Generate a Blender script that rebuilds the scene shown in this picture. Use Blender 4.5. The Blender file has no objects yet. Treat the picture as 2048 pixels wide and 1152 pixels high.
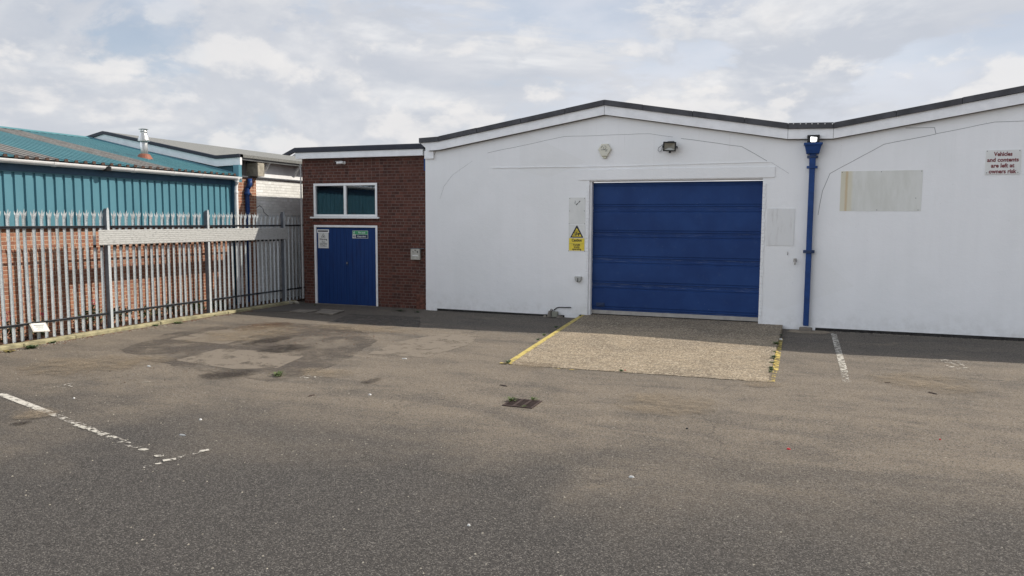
import bpy, bmesh, math, random
from mathutils import Vector, Matrix
random.seed(7)
R = math.radians
scn = bpy.context.scene
col = scn.collection

# ------------------------------------------------------------------ camera
CAMH = 2.22
YAW, PIT, ROL, FPX = R(20.739), R(-5.146), R(0.3065), 1500.4
Fv = Vector((-math.sin(YAW)*math.cos(PIT), math.cos(YAW)*math.cos(PIT), math.sin(PIT)))
Rt = Vector((math.cos(YAW), math.sin(YAW), 0)); Uv = Rt.cross(Fv)
Rr = Rt*math.cos(ROL)+Uv*math.sin(ROL); Ur = -Rt*math.sin(ROL)+Uv*math.cos(ROL)
CAM = Vector((0, 0, CAMH))
cam = bpy.data.cameras.new('camera'); camo = bpy.data.objects.new('camera', cam); col.objects.link(camo)
M3 = Matrix((Rr, Ur, -Fv)).transposed()
camo.matrix_world = Matrix.Translation(CAM) @ M3.to_4x4()
cam.sensor_width = 36; cam.lens = FPX/2048*36; cam.clip_end = 2000
scn.camera = camo

# ------------------------------------------------------------------ sun, sky, exposure
SUND = Vector((.90, .56, 1.0)).normalized()
sl = bpy.data.lights.new('sun', 'SUN'); sl.energy = 4.9; sl.angle = R(0.55); sl.color = (1, .93, .83)
so = bpy.data.objects.new('sun', sl); col.objects.link(so)
so.rotation_euler = SUND.to_track_quat('Z', 'Y').to_euler()
scn.view_settings.view_transform = 'Standard'; scn.view_settings.look = 'None'
scn.view_settings.exposure = 0.11; scn.view_settings.gamma = 1

class NT:
    """small node-tree writer"""
    def __init__(s, tree): s.t = tree; s.n = tree.nodes; s.l = tree.links
    def new(s, t, **kw):
        n = s.n.new(t)
        for k, v in kw.items(): setattr(n, k, v)
        return n
    def link(s, a, b): s.l.new(a, b)
    def val(s, sock, v):
        if hasattr(v, 'is_linked') or isinstance(v, bpy.types.NodeSocket): s.l.new(v, sock)
        else:
            if isinstance(v, (tuple, list)) and len(v) == 3 and sock.type == 'RGBA': v = (*v, 1)
            sock.default_value = v
    def math(s, op, a, b=0.0, c=None, clamp=False):
        n = s.new('ShaderNodeMath', operation=op); n.use_clamp = clamp
        s.val(n.inputs[0], a); s.val(n.inputs[1], b)
        if c is not None: s.val(n.inputs[2], c)
        return n.outputs[0]
    def mix(s, f, a, b, mode='MIX'):
        n = s.new('ShaderNodeMix', data_type='RGBA', blend_type=mode)
        s.val(n.inputs[0], f); s.val(n.inputs[6], a); s.val(n.inputs[7], b)
        return n.outputs[2]
    def pos(s): return s.new('ShaderNodeNewGeometry').outputs['Position']
    def sep(s, v):
        n = s.new('ShaderNodeSeparateXYZ'); s.link(v, n.inputs[0]); return n.outputs
    def comb(s, x, y, z):
        n = s.new('ShaderNodeCombineXYZ')
        for i, v in enumerate((x, y, z)): s.val(n.inputs[i], v)
        return n.outputs[0]
    def scale(s, v, k, off=(0, 0, 0)):
        n = s.new('ShaderNodeMapping'); s.link(v, n.inputs[0])
        n.inputs['Scale'].default_value = k if isinstance(k, (tuple, list)) else (k, k, k)
        n.inputs['Location'].default_value = off
        return n.outputs[0]
    def noise(s, v, sc, det=3, rough=.55, dist=0.0):
        n = s.new('ShaderNodeTexNoise'); s.link(v, n.inputs['Vector'])
        n.inputs['Scale'].default_value = sc; n.inputs['Detail'].default_value = det
        n.inputs['Roughness'].default_value = rough; n.inputs['Distortion'].default_value = dist
        return n.outputs['Fac']
    def voro(s, v, sc, out='Distance', feat='F1'):
        n = s.new('ShaderNodeTexVoronoi', feature=feat); s.link(v, n.inputs['Vector'])
        n.inputs['Scale'].default_value = sc
        return n.outputs[out]
    def ramp(s, f, a, b, lo=0.0, hi=1.0, smooth=True):
        n = s.new('ShaderNodeMapRange'); n.interpolation_type = 'SMOOTHSTEP' if smooth else 'LINEAR'
        s.val(n.inputs[0], f)
        n.inputs[1].default_value = a; n.inputs[2].default_value = b
        n.inputs[3].default_value = lo; n.inputs[4].default_value = hi
        return n.outputs[0]
    def bump(s, h, dist=.01, strength=1.0, nrm=None):
        n = s.new('ShaderNodeBump'); s.val(n.inputs['Height'], h)
        n.inputs['Distance'].default_value = dist; n.inputs['Strength'].default_value = strength
        if nrm: s.link(nrm, n.inputs['Normal'])
        return n.outputs[0]

world = bpy.data.worlds.new('World'); scn.world = world; world.use_nodes = True
w = NT(world.node_tree); w.n.clear()
wout = w.new('ShaderNodeOutputWorld'); bg = w.new('ShaderNodeBackground')
sky = w.new('ShaderNodeTexSky'); sky.sky_type = 'NISHITA'; sky.sun_disc = False
sky.sun_elevation = math.asin(SUND.z); sky.sun_rotation = math.atan2(SUND.x, SUND.y)
sky.air_density = 1.0; sky.dust_density = 1.5
dv = w.new('ShaderNodeTexCoord').outputs['Generated']
dx, dy, dz = w.sep(dv)
K = 10.0
def c3(r, g, b): return (r*K, g*K, b*K)
# clear blue seen through a broken veil of high cloud
n1 = w.noise(w.scale(dv, (1.5, 1.5, 4.2), (3.1, 2.4, 0)), 1.25, 6, .52, .4)
veil = w.ramp(n1, .38, .60)
lowhaze = w.ramp(dz, .24, .02)
blue = w.mix(.35, sky.outputs[0], c3(.53, .64, .77))
thin = w.mix(w.ramp(w.noise(w.scale(dv, (2, 2, 5), (4, 1, 0)), 1.3, 4, .5), .40, .60), c3(.575, .59, .65), c3(.71, .73, .79))
base = w.mix(w.math('ADD', w.math('MULTIPLY', veil, .62), .22), blue, thin)
base = w.mix(w.math('MULTIPLY', lowhaze, .45), base, c3(.70, .715, .75))
# cumulus: field value, and the same field sampled a little further up to find lit tops
def cumfield(off, sc, det):
    return w.noise(w.scale(dv, (1.9, 1.9, 4.6), off), sc, det, .60, .35)
ca = cumfield((5.9, 1.2, 2.20), 1.35, 10); cb = cumfield((5.9, 1.2, 2.34), 1.35, 5)
mask = w.ramp(w.math('ADD', ca, w.math('MULTIPLY', w.ramp(dz, .42, .06), .09)), .505, .570)
topl = w.ramp(w.math('SUBTRACT', ca, cb), -.06, .18)
cumc = w.mix(topl, c3(.53, .56, .62), c3(.87, .86, .85))
cumc = w.mix(w.ramp(w.noise(w.scale(dv, (3, 3, 6), (0, 2, 0)), 1.7, 6, .6, .2), .40, .66, 0, .55), cumc, c3(.64, .65, .685))
fin = w.mix(w.math('MULTIPLY', mask, .86), base, cumc)
# a low bank of lumpy cumulus just above the roofs
def lump(off, det): return w.noise(w.scale(dv, (4.2, 4.2, 7.5), off), 1.9, det, .55, .10)
la = lump((1.3, 6.2, 3.0), 9); lb = lump((1.3, 6.2, 3.22), 5)
lm = w.math('MULTIPLY', w.ramp(w.math('ADD', la, w.ramp(dz, .30, .05, 0, .09)), .520, .610), w.ramp(dz, .30, .19))
lc = w.mix(w.ramp(w.math('SUBTRACT', la, lb), -.05, .13), c3(.575, .60, .65), c3(.83, .81, .795))
fin = w.mix(w.math('MULTIPLY', lm, .70), fin, lc)
# front-lit clouds opposite the sun, boosted out of view to brighten the facade
opp = w.math('ADD', w.math('MULTIPLY', dx, -SUND.x), w.math('MULTIPLY', dy, -SUND.y))
gain = w.ramp(opp, .30, .72, 1.0, 2.9)
vm = w.new('ShaderNodeVectorMath', operation='SCALE'); w.link(fin, vm.inputs[0]); w.link(gain, vm.inputs['Scale'])
w.link(vm.outputs[0], bg.inputs[0]); bg.inputs[1].default_value = 0.1
w.link(bg.outputs[0], wout.inputs[0])

# ------------------------------------------------------------------ pixel (2048 wide) -> point on a real plane
def ray(x, y): return Rr*(x-1024) - Ur*(y-576) + Fv*FPX
def aY(x, y, Y): r = ray(x, y); return CAM + r*(Y/r.y)
def aX(x, y, X): r = ray(x, y); return CAM + r*(X/r.x)
def aZ(x, y, Z=0.0): r = ray(x, y); return CAM + r*((Z-CAMH)/r.z)

# ------------------------------------------------------------------ materials
MATS = {}
def mat(name, rgb=(.5, .5, .5), rough=.7, metal=0.0, var=0.0, vscale=6, bump=0.0, bscale=60, spec=.4, fn=None):
    if name in MATS: return MATS[name]
    m = bpy.data.materials.new(name); m.use_nodes = True
    t = NT(m.node_tree); b = m.node_tree.nodes['Principled BSDF']
    b.inputs['Roughness'].default_value = rough; b.inputs['Metallic'].default_value = metal
    b.inputs['Specular IOR Level'].default_value = spec
    p = t.pos(); c = rgb
    if var:
        n = t.noise(p, vscale, 5, .6)
        c = t.mix(t.ramp(n, .3, .7), tuple(v*(1-var) for v in rgb), tuple(min(1, v*(1+var)) for v in rgb))
    if fn: c = fn(t, b, p, c) or c
    t.val(b.inputs['Base Color'], c)
    if bump: t.link(t.bump(t.noise(p, bscale, 4), bump), b.inputs['Normal'])
    MATS[name] = m
    return m

def brick_fn(axis, c1, c2, mortar, dark=None, msize=.011, extra=None, bw=.225):
    def fn(t, b, p, c):
        x, y, z = t.sep(p)
        v = t.comb(x if axis == 'X' else y, z, 0.0)
        wob = t.noise(p, 9, 2)
        v2 = t.new('ShaderNodeVectorMath', operation='ADD'); t.link(v, v2.inputs[0])
        t.link(t.comb(t.math('MULTIPLY', t.math('SUBTRACT', wob, .5), .008), t.math('MULTIPLY', t.math('SUBTRACT', wob, .5), .006), 0.0), v2.inputs[1])
        br = t.new('ShaderNodeTexBrick'); t.link(v2.outputs[0], br.inputs[0])
        br.offset = .5; br.offset_frequency = 2; br.squash = .52; br.squash_frequency = 4
        br.inputs['Color1'].default_value = (*c1, 1); br.inputs['Color2'].default_value = (*c2, 1)
        br.inputs['Mortar'].default_value = (*mortar, 1)
        br.inputs['Scale'].default_value = 1; br.inputs['Mortar Size'].default_value = msize/2
        br.inputs['Mortar Smooth'].default_value = .25; br.inputs['Bias'].default_value = 0
        br.inputs['Brick Width'].default_value = bw; br.inputs['Row Height'].default_value = .075
        # second tone per brick from cell noise
        sn = t.new('ShaderNodeTexWhiteNoise'); sn.noise_dimensions = '2D'
        t.link(t.comb(t.math('FLOOR', t.math('DIVIDE', x if axis == 'X' else y, bw*.5)), t.math('FLOOR', t.math('DIVIDE', z, .075)), 0.0), sn.inputs['Vector'])
        cc = t.mix(t.ramp(sn.outputs[0], .45, 1.0, 0, .75), br.outputs[0], dark or tuple(v*.55 for v in c1))
        cc = t.mix(t.ramp(t.math('FRACT', t.math('MULTIPLY', sn.outputs[0], 7.31)), .72, 1.0, 0, .55), cc, tuple(min(1, v*1.5) for v in c2))
        cc = t.mix(t.math('MULTIPLY', br.outputs['Fac'], t.ramp(t.noise(p, 3.5, 4, .6), .25, .6, .45, 1)), cc, mortar)
        big = t.noise(p, 1.3, 5, .6)
        cc = t.mix(t.ramp(big, .3, .75, 0, .35), cc, tuple(v*.6 for v in c1))
        fine = t.noise(p, 70, 3, .6)
        cc = t.mix(t.ramp(fine, .35, .75, 0, .35), cc, tuple(min(1, v*1.5) for v in c2))
        if extra: cc = extra(t, p, cc)
        h = t.math('ADD', t.math('MULTIPLY', t.math('SUBTRACT', 1.0, br.outputs['Fac']), 1.0), t.math('MULTIPLY', fine, .4))
        t.link(t.bump(h, .006), b.inputs['Normal'])
        return cc
    return fn

def render_fn(t, b, p, c):   # painted render with rain streaks, patches and a roller-paint grain
    x, y, z = t.sep(p)
    st = t.noise(t.scale(p, (3.5, 3.5, .25)), 1.6, 4, .6)
    big = t.noise(p, .7, 4, .5)
    cc = t.mix(t.ramp(st, .35, .75, 0, .40), (.81, .81, .805), (.76, .76, .755))
    cc = t.mix(t.ramp(big, .42, .62, 0, .5), cc, (.755, .76, .75))
    low = t.math('MULTIPLY', t.ramp(z, .75, .05, 0, 1), t.ramp(t.noise(p, 3.2, 6, .65), .42, .72))
    cc = t.mix(t.math('MULTIPLY', low, .26), cc, (.47, .46, .42))
    pch = t.voro(t.scale(p, (.55, 1, .8), (3, 0, 1)), 1.0, 'Color')
    cc = t.mix(t.math('MULTIPLY', t.ramp(t.sep(pch)[0], .6, .95), .16), cc, (.68, .67, .63))
    run = t.ramp(t.noise(t.scale(p, (9, 1, .35)), 1.4, 5, .65), .60, .74); cc = t.mix(t.math('MULTIPLY', t.math('MULTIPLY', run, t.ramp(z, 2.4, 4.2)), .35), cc, (.56, .55, .51))
    spl = t.math('MULTIPLY', t.ramp(z, .42, .06), t.ramp(t.noise(p, 9, 6, .7), .40, .62)); cc = t.mix(t.math('MULTIPLY', spl, .16), cc, (.40, .38, .34))
    sp = t.voro(p, 5.5)
    cc = t.mix(t.ramp(sp, .035, .02, 0, .5), cc, (.33, .31, .28))
    f = t.noise(p, 45, 4, .6); g = t.noise(p, 2.4, 4, .6)
    t.link(t.bump(t.math('ADD', t.math('MULTIPLY', f, .30), t.math('MULTIPLY', g, 1.3)), .009), b.inputs['Normal'])
    return cc

def asphalt_core(t, p):
    v1 = t.voro(p, 125, 'Color'); vr = t.sep(v1)[0]
    d1 = t.voro(p, 125)
    fine = t.noise(p, 260, 3, .7); med = t.noise(p, 34, 5, .75)
    return vr, d1, fine, med

def ground_fn(t, b, p, c):
    x, y, z = t.sep(p)
    vr, d1, fine, med = asphalt_core(t, p)
    big = t.noise(p, .34, 6, .58, .6); big2 = t.noise(t.scale(p, (1, 1.8, 1), (5, 9, 0)), .8, 6, .62, .8)
    drag = t.noise(t.scale(p, (.5, 2.3, 1), (2, 3, 0)), 1.1, 6, .65, .5)
    # weathered, dusty strip between the buildings and the darker traffic lane in the foreground
    yy = t.math('ADD', y, t.math('ADD', t.math('MULTIPLY', t.math('SUBTRACT', big, .5), 7.0), t.math('MULTIPLY', x, -.02)))
    near = t.ramp(yy, 4.6, 8.6)
    dust_and_shade = t.math('MULTIPLY', near, t.ramp(t.math('ADD', t.math('MULTIPLY', big2, .6), t.math('MULTIPLY', drag, .4)), .33, .60, .38, 1))
    far = t.ramp(t.math('ADD', y, t.math('MULTIPLY', t.math('SUBTRACT', big2, .5), 1.5)), 13.2, 14.6)  # ground colour also darkened where the building's shadow falls
    dust_and_shade = t.math('MULTIPLY', dust_and_shade, t.math('SUBTRACT', 1.0, t.math('MULTIPLY', far, .55)))
    a = t.mix(t.ramp(med, .3, .7), (.047, .0435, .0405), (.070, .064, .058))
    d = t.mix(t.ramp(med, .3, .7), (.178, .146, .111), (.240, .198, .149))
    cc = t.mix(dust_and_shade, a, d)
    # pale sandy drifts and dark damp / oily patches
    dr = t.math('MULTIPLY', t.ramp(t.noise(t.scale(p, (.8, 1.5, 1), (7, 1, 0)), 1.25, 7, .66, 1.2), .57, .72), near)
    cc = t.mix(t.math('MULTIPLY', dr, .5), cc, (.25, .20, .14))
    oil = t.ramp(t.noise(t.scale(p, (1, 1.6, 1), (1, 8, 0)), 1.15, 6, .62, .7), .60, .72)
    cc = t.mix(t.math('MULTIPLY', oil, .38), cc, (.045, .040, .036))
    # tyre-polished arcs, hairline cracks and a long joint
    arc = t.new('ShaderNodeTexWave'); arc.wave_type = 'RINGS'; arc.rings_direction = 'SPHERICAL'
    t.link(t.scale(p, (1, 1, 0), (6.5, -2.0, 0)), arc.inputs['Vector']); arc.inputs['Scale'].default_value = .16; arc.inputs['Distortion'].default_value = 3.5; arc.inputs['Detail'].default_value = 3
    tm = t.math('MULTIPLY', t.ramp(arc.outputs['Fac'], .80, .97), t.ramp(t.noise(p, .5, 4), .45, .6))
    cc = t.mix(t.math('MULTIPLY', tm, .30), cc, (.060, .054, .050))
    wv = t.new('ShaderNodeVectorMath', operation='ADD'); t.link(p, wv.inputs[0])
    nn = t.noise(p, 2.2, 5, .7); t.link(t.comb(t.math('MULTIPLY', nn, .55), t.math('MULTIPLY', t.noise(p, 2.7, 5, .7), .55), 0.0), wv.inputs[1])
    ce = t.voro(wv.outputs[0], .42, 'Distance', 'DISTANCE_TO_EDGE')
    ckm = t.math('MULTIPLY', t.ramp(ce, .0055, .0018), t.ramp(t.noise(p, .45, 3), .50, .58))
    cc = t.mix(t.math('MULTIPLY', ckm, .45), cc, (.022, .020, .018))
    # stones
    cc = t.mix(t.ramp(vr, .70, .98, 0, .68), cc, (.215, .198, .178))
    cc = t.mix(t.ramp(vr, .26, .03, 0, .75), cc, (.024, .022, .021))
    cc = t.mix(t.ramp(fine, .60, .78, 0, .5), cc, (.24, .22, .19))
    gr = t.sep(t.voro(p, 82, 'Color'))[1]; fg = t.ramp(y, 3.5, 9.0, .30, 1.0)
    cc = t.mix(t.math('MULTIPLY', t.ramp(gr, .80, 1.0, 0, .45), fg), cc, (.30, .27, .23)); cc = t.mix(t.math('MULTIPLY', t.ramp(gr, .25, .0, 0, .55), fg), cc, (.035, .031, .028))
    w2 = t.voro(p, 7.0)
    cc = t.mix(t.ramp(w2, .034, .018, 0, .8), cc, (.48, .45, .40))
    h = t.math('ADD', t.math('MULTIPLY', t.math('SUBTRACT', 1.0, d1), .8), t.math('ADD', t.math('MULTIPLY', fine, .5), t.math('MULTIPLY', med, 1.2)))
    t.link(t.bump(h, .0065), b.inputs['Normal'])
    return cc

def slab_fn(t, b, p, c):
    vr, d1, fine, med = asphalt_core(t, p)
    br = t.noise(t.scale(p, (.9, 26, 1)), 1.5, 5, .6); big = t.noise(p, .9, 6, .6, .6)
    cc = t.mix(t.ramp(med, .3, .7), (.275, .218, .150), (.475, .382, .265))
    cc = t.mix(t.ramp(big, .42, .66, 0, .6), cc, (.20, .165, .125))
    cc = t.mix(t.ramp(br, .47, .58, 0, .62), cc, (.16, .13, .095)); cc = t.mix(t.ramp(t.noise(t.scale(p, (.7, 14, 1), (9, 2, 0)), 1.2, 6, .7), .58, .70, 0, .5), cc, (.55, .48, .38))
    x, y, z = t.sep(p); dirty = t.math('MULTIPLY', t.ramp(y, 14.3, 15.6), t.ramp(big, .3, .6, .5, 1)); cc = t.mix(t.math('MULTIPLY', dirty, .6), cc, (.12, .10, .08))
    edge = t.ramp(t.math('ADD', x, t.math('MULTIPLY', big, 2.0)), .3, 1.0); cc = t.mix(t.math('MULTIPLY', edge, .45), cc, (.16, .135, .105))
    cc = t.mix(t.ramp(vr, .1, .42, .8, 0), cc, (.11, .088, .062))
    gr = t.sep(t.voro(p, 42, 'Color'))[1]
    cc = t.mix(t.ramp(gr, .22, .0, 0, .75), cc, (.12, .095, .068)); cc = t.mix(t.ramp(gr, .78, 1, 0, .7), cc, (.58, .50, .38))
    cc = t.mix(t.ramp(vr, .8, 1, 0, .7), cc, (.54, .48, .38))
    scuff = t.math('MULTIPLY', t.ramp(t.noise(t.scale(p, (1.2, 7, 1), (3, 3, 3)), 1.3, 7, .7), .62, .70), .6)
    cc = t.mix(scuff, cc, (.52, .48, .42))
    h = t.math('ADD', t.math('MULTIPLY', br, 1.2), t.math('ADD', t.math('SUBTRACT', 1.0, d1), t.math('MULTIPLY', fine, .4)))
    t.link(t.bump(h, .007), b.inputs['Normal'])
    return cc

def masked(name, rgb, lo, hi, scale=14, rough=.8, amount=1.0, stretch=(1, 1, 1), rgb2=None, uvfall=False, speck=False):
    """worn paint / stain: opaque where the noise is high, the surface below shows elsewhere"""
    if name in MATS: return MATS[name]
    m = bpy.data.materials.new(name); m.use_nodes = True
    t = NT(m.node_tree); b = m.node_tree.nodes['Principled BSDF']; out = m.node_tree.nodes['Material Output']
    b.inputs['Roughness'].default_value = rough; b.inputs['Specular IOR Level'].default_value = .3
    p = t.pos()
    n = t.noise(t.scale(p, stretch), scale, 7, .68)
    f = t.ramp(n, lo, hi)
    if uvfall:
        g = t.new('ShaderNodeTexCoord').outputs['Generated']
        gx, gy, gz = t.sep(g)
        u = t.math('MULTIPLY', t.math('SUBTRACT', gx, .5), 2.0); v = t.math('MULTIPLY', t.math('SUBTRACT', gy, .5), 2.0)
        r2 = t.math('ADD', t.math('MULTIPLY', u, u), t.math('MULTIPLY', v, v))
        e = t.math('ADD', t.math('SUBTRACT', 1.0, r2), t.math('MULTIPLY', t.math('SUBTRACT', n, .5), 3.2))
        f = t.math('MULTIPLY', t.math('MULTIPLY', t.ramp(e, .0, 1.5), t.ramp(r2, 1.0, .55)), t.ramp(t.noise(p, 38, 5, .75), .36, .62, .25, 1))
    f = t.math('MULTIPLY', f, amount, clamp=True)
    fine = t.noise(p, 90, 4, .7)
    cc = t.mix(t.ramp(fine, .3, .7), rgb, rgb2 or tuple(v*.75 for v in rgb))
    if speck:
        vr = t.sep(t.voro(p, 95, 'Color'))[0]
        cc = t.mix(t.ramp(vr, .6, 1, 0, .6), cc, (.22, .19, .15))
    t.link(cc, b.inputs['Base Color'])
    t.link(t.bump(fine, .004), b.inputs['Normal'])
    tr = t.new('ShaderNodeBsdfTransparent'); mx = t.new('ShaderNodeMixShader')
    t.link(f, mx.inputs[0]); t.link(tr.outputs[0], mx.inputs[1]); t.link(b.outputs[0], mx.inputs[2])
    t.link(mx.outputs[0], out.inputs[0])
    MATS[name] = m
    return m

def door_fn(t, b, p, c):
    x, y, z = t.sep(p)
    sc = t.noise(t.scale(p, (1.2, 1, 40)), 2.2, 6, .7)
    q = t.math('FRACT', t.math('DIVIDE', t.math('SUBTRACT', z, DZ0), DPH))
    e = t.math('ABSOLUTE', t.math('SUBTRACT', q, .5))
    near = t.ramp(e, .40, .47)
    big = t.noise(p, 1.6, 5, .6)
    cc = t.mix(t.ramp(big, .3, .7), (.0085, .034, .130), (.013, .047, .165))
    msk = t.math('MULTIPLY', t.math('MULTIPLY', near, t.ramp(sc, .54, .64)), t.ramp(z, 2.6, .6, .25, .9))
    cc = t.mix(t.math('MULTIPLY', msk, .65), cc, (.17, .20, .27))
    dirt = t.ramp(t.noise(p, 7, 6, .7), .55, .8, 0, .35)
    cc = t.mix(dirt, cc, (.05, .085, .17))
    sp = t.voro(p, 6.0)
    cc = t.mix(t.ramp(sp, .03, .015, 0, .6), cc, (.35, .4, .5))
    return cc

def timber_fn(t, b, p, c):
    x, y, z = t.sep(p)
    g = t.noise(t.scale(p, (22, 1, .8)), 1.5, 5, .6)
    cc = t.mix(t.ramp(g, .3, .7), (.006, .030, .125), (.010, .043, .160))
    cc = t.mix(t.ramp(t.noise(t.scale(p, (6, 1, 1.2)), 1.4, 4), .5, .75, 0, .6), cc, (.010, .026, .10))
    k = t.math('FRACT', t.math('DIVIDE', x, .118))
    gr = t.ramp(t.math('ABSOLUTE', t.math('SUBTRACT', k, .5)), .46, .49)
    cc = t.mix(t.math('MULTIPLY', gr, .6), cc, (.006, .016, .06))
    t.link(t.bump(t.math('SUBTRACT', g, t.math('MULTIPLY', gr, 2.0)), .003), b.inputs['Normal'])
    return cc

def galv_fn(t, b, p, c):
    v = t.sep(t.voro(p, 60, 'Color'))[0]
    n = t.noise(t.scale(p, (1, 1, .3)), 5, 5, .6)
    cc = t.mix(v, (.46, .50, .52), (.66, .69, .70))
    return t.mix(t.ramp(n, .45, .75, 0, .5), cc, (.33, .35, .33))

def roofgrey_fn(t, b, p, c):
    v = t.sep(t.voro(p, 60, 'Color'))[0]; n = t.noise(p, 4, 6, .7)
    cc = t.mix(v, (.13, .13, .125), (.24, .24, .225))
    return t.mix(t.ramp(n, .4, .7, 0, .5), cc, (.16, .165, .15))

def glassfibre_fn(t, b, p, c):
    n = t.noise(t.scale(p, (.8, 6, 1)), 3, 6, .7); m2 = t.noise(p, 25, 4, .7)
    cc = t.mix(t.ramp(n, .35, .65), (.17, .16, .145), (.28, .265, .24))
    return t.mix(t.ramp(m2, .5, .75, 0, .5), cc, (.09, .08, .06))

def rust_panel_fn(t, b, p, c):
    x, y, z = t.sep(p)
    n = t.noise(t.scale(p, (2, 1, .5)), 3, 6, .65); d = t.noise(p, 8, 7, .7)
    cc = t.mix(t.ramp(n, .3, .7), (.60, .60, .55), (.68, .68, .64))
    bandm = t.ramp(t.math('ABSOLUTE', t.math('SUBTRACT', t.math('ADD', x, t.math('MULTIPLY', n, .04)), RSX)), .16, .10)
    cc = t.mix(t.math('MULTIPLY', bandm, .55), cc, (.60, .54, .36))
    line = t.ramp(t.math('ABSOLUTE', t.math('SUBTRACT', t.math('ADD', x, t.math('MULTIPLY', d, .03)), RSX+.02)), .035, .008)
    cc = t.mix(t.math('MULTIPLY', line, .5), cc, (.50, .32, .13))
    sc = t.ramp(t.noise(t.scale(p, (2, 1, 5)), 4, 6, .75), .68, .75)
    return t.mix(t.math('MULTIPLY', sc, .4), cc, (.25, .25, .23))

def grubby_fn(t, b, p, c):
    n = t.noise(t.scale(p, (5, 1, 1)), 2.2, 6, .68)
    cc = t.mix(t.ramp(n, .5, .74, 0, .55), c if isinstance(c, tuple) else c, (.45, .43, .41))
    return cc

def teal_fn(t, b, p, c):
    n = t.noise(t.scale(p, (1, 1, .4)), 2.2, 5, .6)
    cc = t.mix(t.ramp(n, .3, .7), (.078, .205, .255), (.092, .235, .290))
    return t.mix(t.ramp(t.noise(p, 11, 6, .7), .55, .8, 0, .35), cc, (.11, .22, .24))

def tealroof_fn(t, b, p, c):
    n = t.noise(t.scale(p, (.5, 3, 1)), 1.4, 6, .65)
    cc = t.mix(t.ramp(n, .3, .7), (.048, .175, .195), (.066, .215, .235))
    return t.mix(t.ramp(t.noise(p, 5, 6, .7), .55, .78, 0, .3), cc, (.10, .19, .19))

RSX = 0.0; DZ0 = .2; DPH = .57
YF = 16.5                                    # main white facade
YA = 16.66                                   # brick annex facade
XF = -12.71                                  # palisade pales
XT = -13.3                                   # teal building wall

white_r = mat('white_painted_render', rough=.85, fn=render_fn, spec=.2)
white_p = mat('white_paint', (.80, .80, .80), .55, var=.06, vscale=4, bump=.002, bscale=30)
upvc = mat('white_plastic', (.80, .80, .79), .35, var=.03)
felt = mat('grey_roof_edge', (.062, .062, .068), .75, var=.25, vscale=3, bump=.004, bscale=50)
navy_trim = mat('dark_roof_edge', (.016, .018, .030), .6, var=.2)
plinth_m = mat('dark_plinth', (.03, .028, .026), .95, var=.4, vscale=9, bump=.01, bscale=20)
crack_m = mat('crack_grey', (.24, .24, .24), .9)  # flat grey for cracks and joints
brick_a = mat('dark_red_brick', rough=.9, spec=.15, fn=brick_fn('X', (.078, .034, .027), (.118, .050, .037), (.20, .16, .14), (.034, .022, .020), .013))
def dark_band(t, p, cc):
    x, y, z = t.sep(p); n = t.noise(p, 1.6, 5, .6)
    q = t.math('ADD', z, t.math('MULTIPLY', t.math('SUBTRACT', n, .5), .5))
    band = t.math('MULTIPLY', t.math('MULTIPLY', t.ramp(q, .74, .86), t.ramp(q, 1.42, 1.32)), t.ramp(t.math('ADD', y, n), 10.0, 11.3))  # darker brick band at mid height, fading in along the wall
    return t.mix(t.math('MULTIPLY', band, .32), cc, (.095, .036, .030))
brick_t = mat('orange_brick', rough=.9, spec=.15, fn=brick_fn('Y', (.29, .125, .080), (.36, .180, .110), (.60, .48, .37), (.18, .075, .055), .016, extra=dark_band))
brick_w = mat('white_painted_brick', rough=.8, spec=.2, fn=brick_fn('Y', (.74, .74, .70), (.80, .80, .76), (.62, .62, .58), (.66, .65, .61)))
door_m = mat('blue_door_paint', rough=.55, fn=door_fn, spec=.22)
timber = mat('blue_timber_paint', rough=.55, fn=timber_fn, spec=.2)
bluepipe = mat('blue_gloss_paint', (.012, .046, .165), .45, var=.15, vscale=9, spec=.25)
darkblue = mat('dark_blue_iron', (.012, .03, .085), .5)
galv = mat('galvanised_steel', rough=.5, metal=.25, fn=galv_fn)
steel_dark = mat('dull_steel', (.10, .105, .115), .6, .3, var=.2)
black = mat('black_plastic', (.012, .012, .013), .5)
rubber = mat('black_rubber', (.010, .010, .010), .8)
alu = mat('grey_aluminium', (.36, .34, .31), .55, .2, var=.15)
cream = mat('cream_plastic', (.62, .60, .50), .5, var=.05)
offwhite = mat('off_white_sheet', (.66, .66, .63), .6, var=.04, vscale=5)
grub = mat('grubby_white_sheet', (.68, .68, .665), .75, fn=grubby_fn)
yellow = mat('yellow_sign', (.72, .56, .05), .5, var=.06, vscale=14)
green = mat('green_sign', (.05, .30, .13), .5)
navy = mat('navy_sign', (.022, .035, .085), .5)
redtext = mat('maroon_lettering', (.17, .03, .035), .6)
blacktext = mat('black_lettering', (.02, .02, .02), .6)
whitetext = mat('white_lettering', (.75, .78, .76), .6)
greytext = mat('grey_lettering', (.14, .15, .14), .6)
concrete = mat('concrete', (.34, .31, .25), .9, var=.25, vscale=9, bump=.01, bscale=40)
mossy = mat('mossy_concrete', (.30, .27, .16), .95, var=.35, vscale=5, bump=.012, bscale=30)
darkconc = mat('stained_concrete', (.17, .15, .125), .95, var=.3, vscale=5, bump=.01, bscale=40)
soil = mat('brown_soil', (.075, .045, .032), 1, var=.5, vscale=12, bump=.03, bscale=22)
iron = mat('rusty_cast_iron', (.060, .040, .034), .7, .3, var=.3, vscale=20)
pit = mat('drain_dark', (.008, .007, .007), 1)
teal = mat('teal_cladding', rough=.5, fn=teal_fn)
tealroof = mat('teal_roof_sheet', rough=.5, fn=tealroof_fn)
tealdark = mat('dark_teal_flashing', (.028, .075, .125), .5, var=.1)
rustend = mat('rusty_sheet_end', (.075, .042, .030), .9, var=.4, vscale=18)
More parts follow.
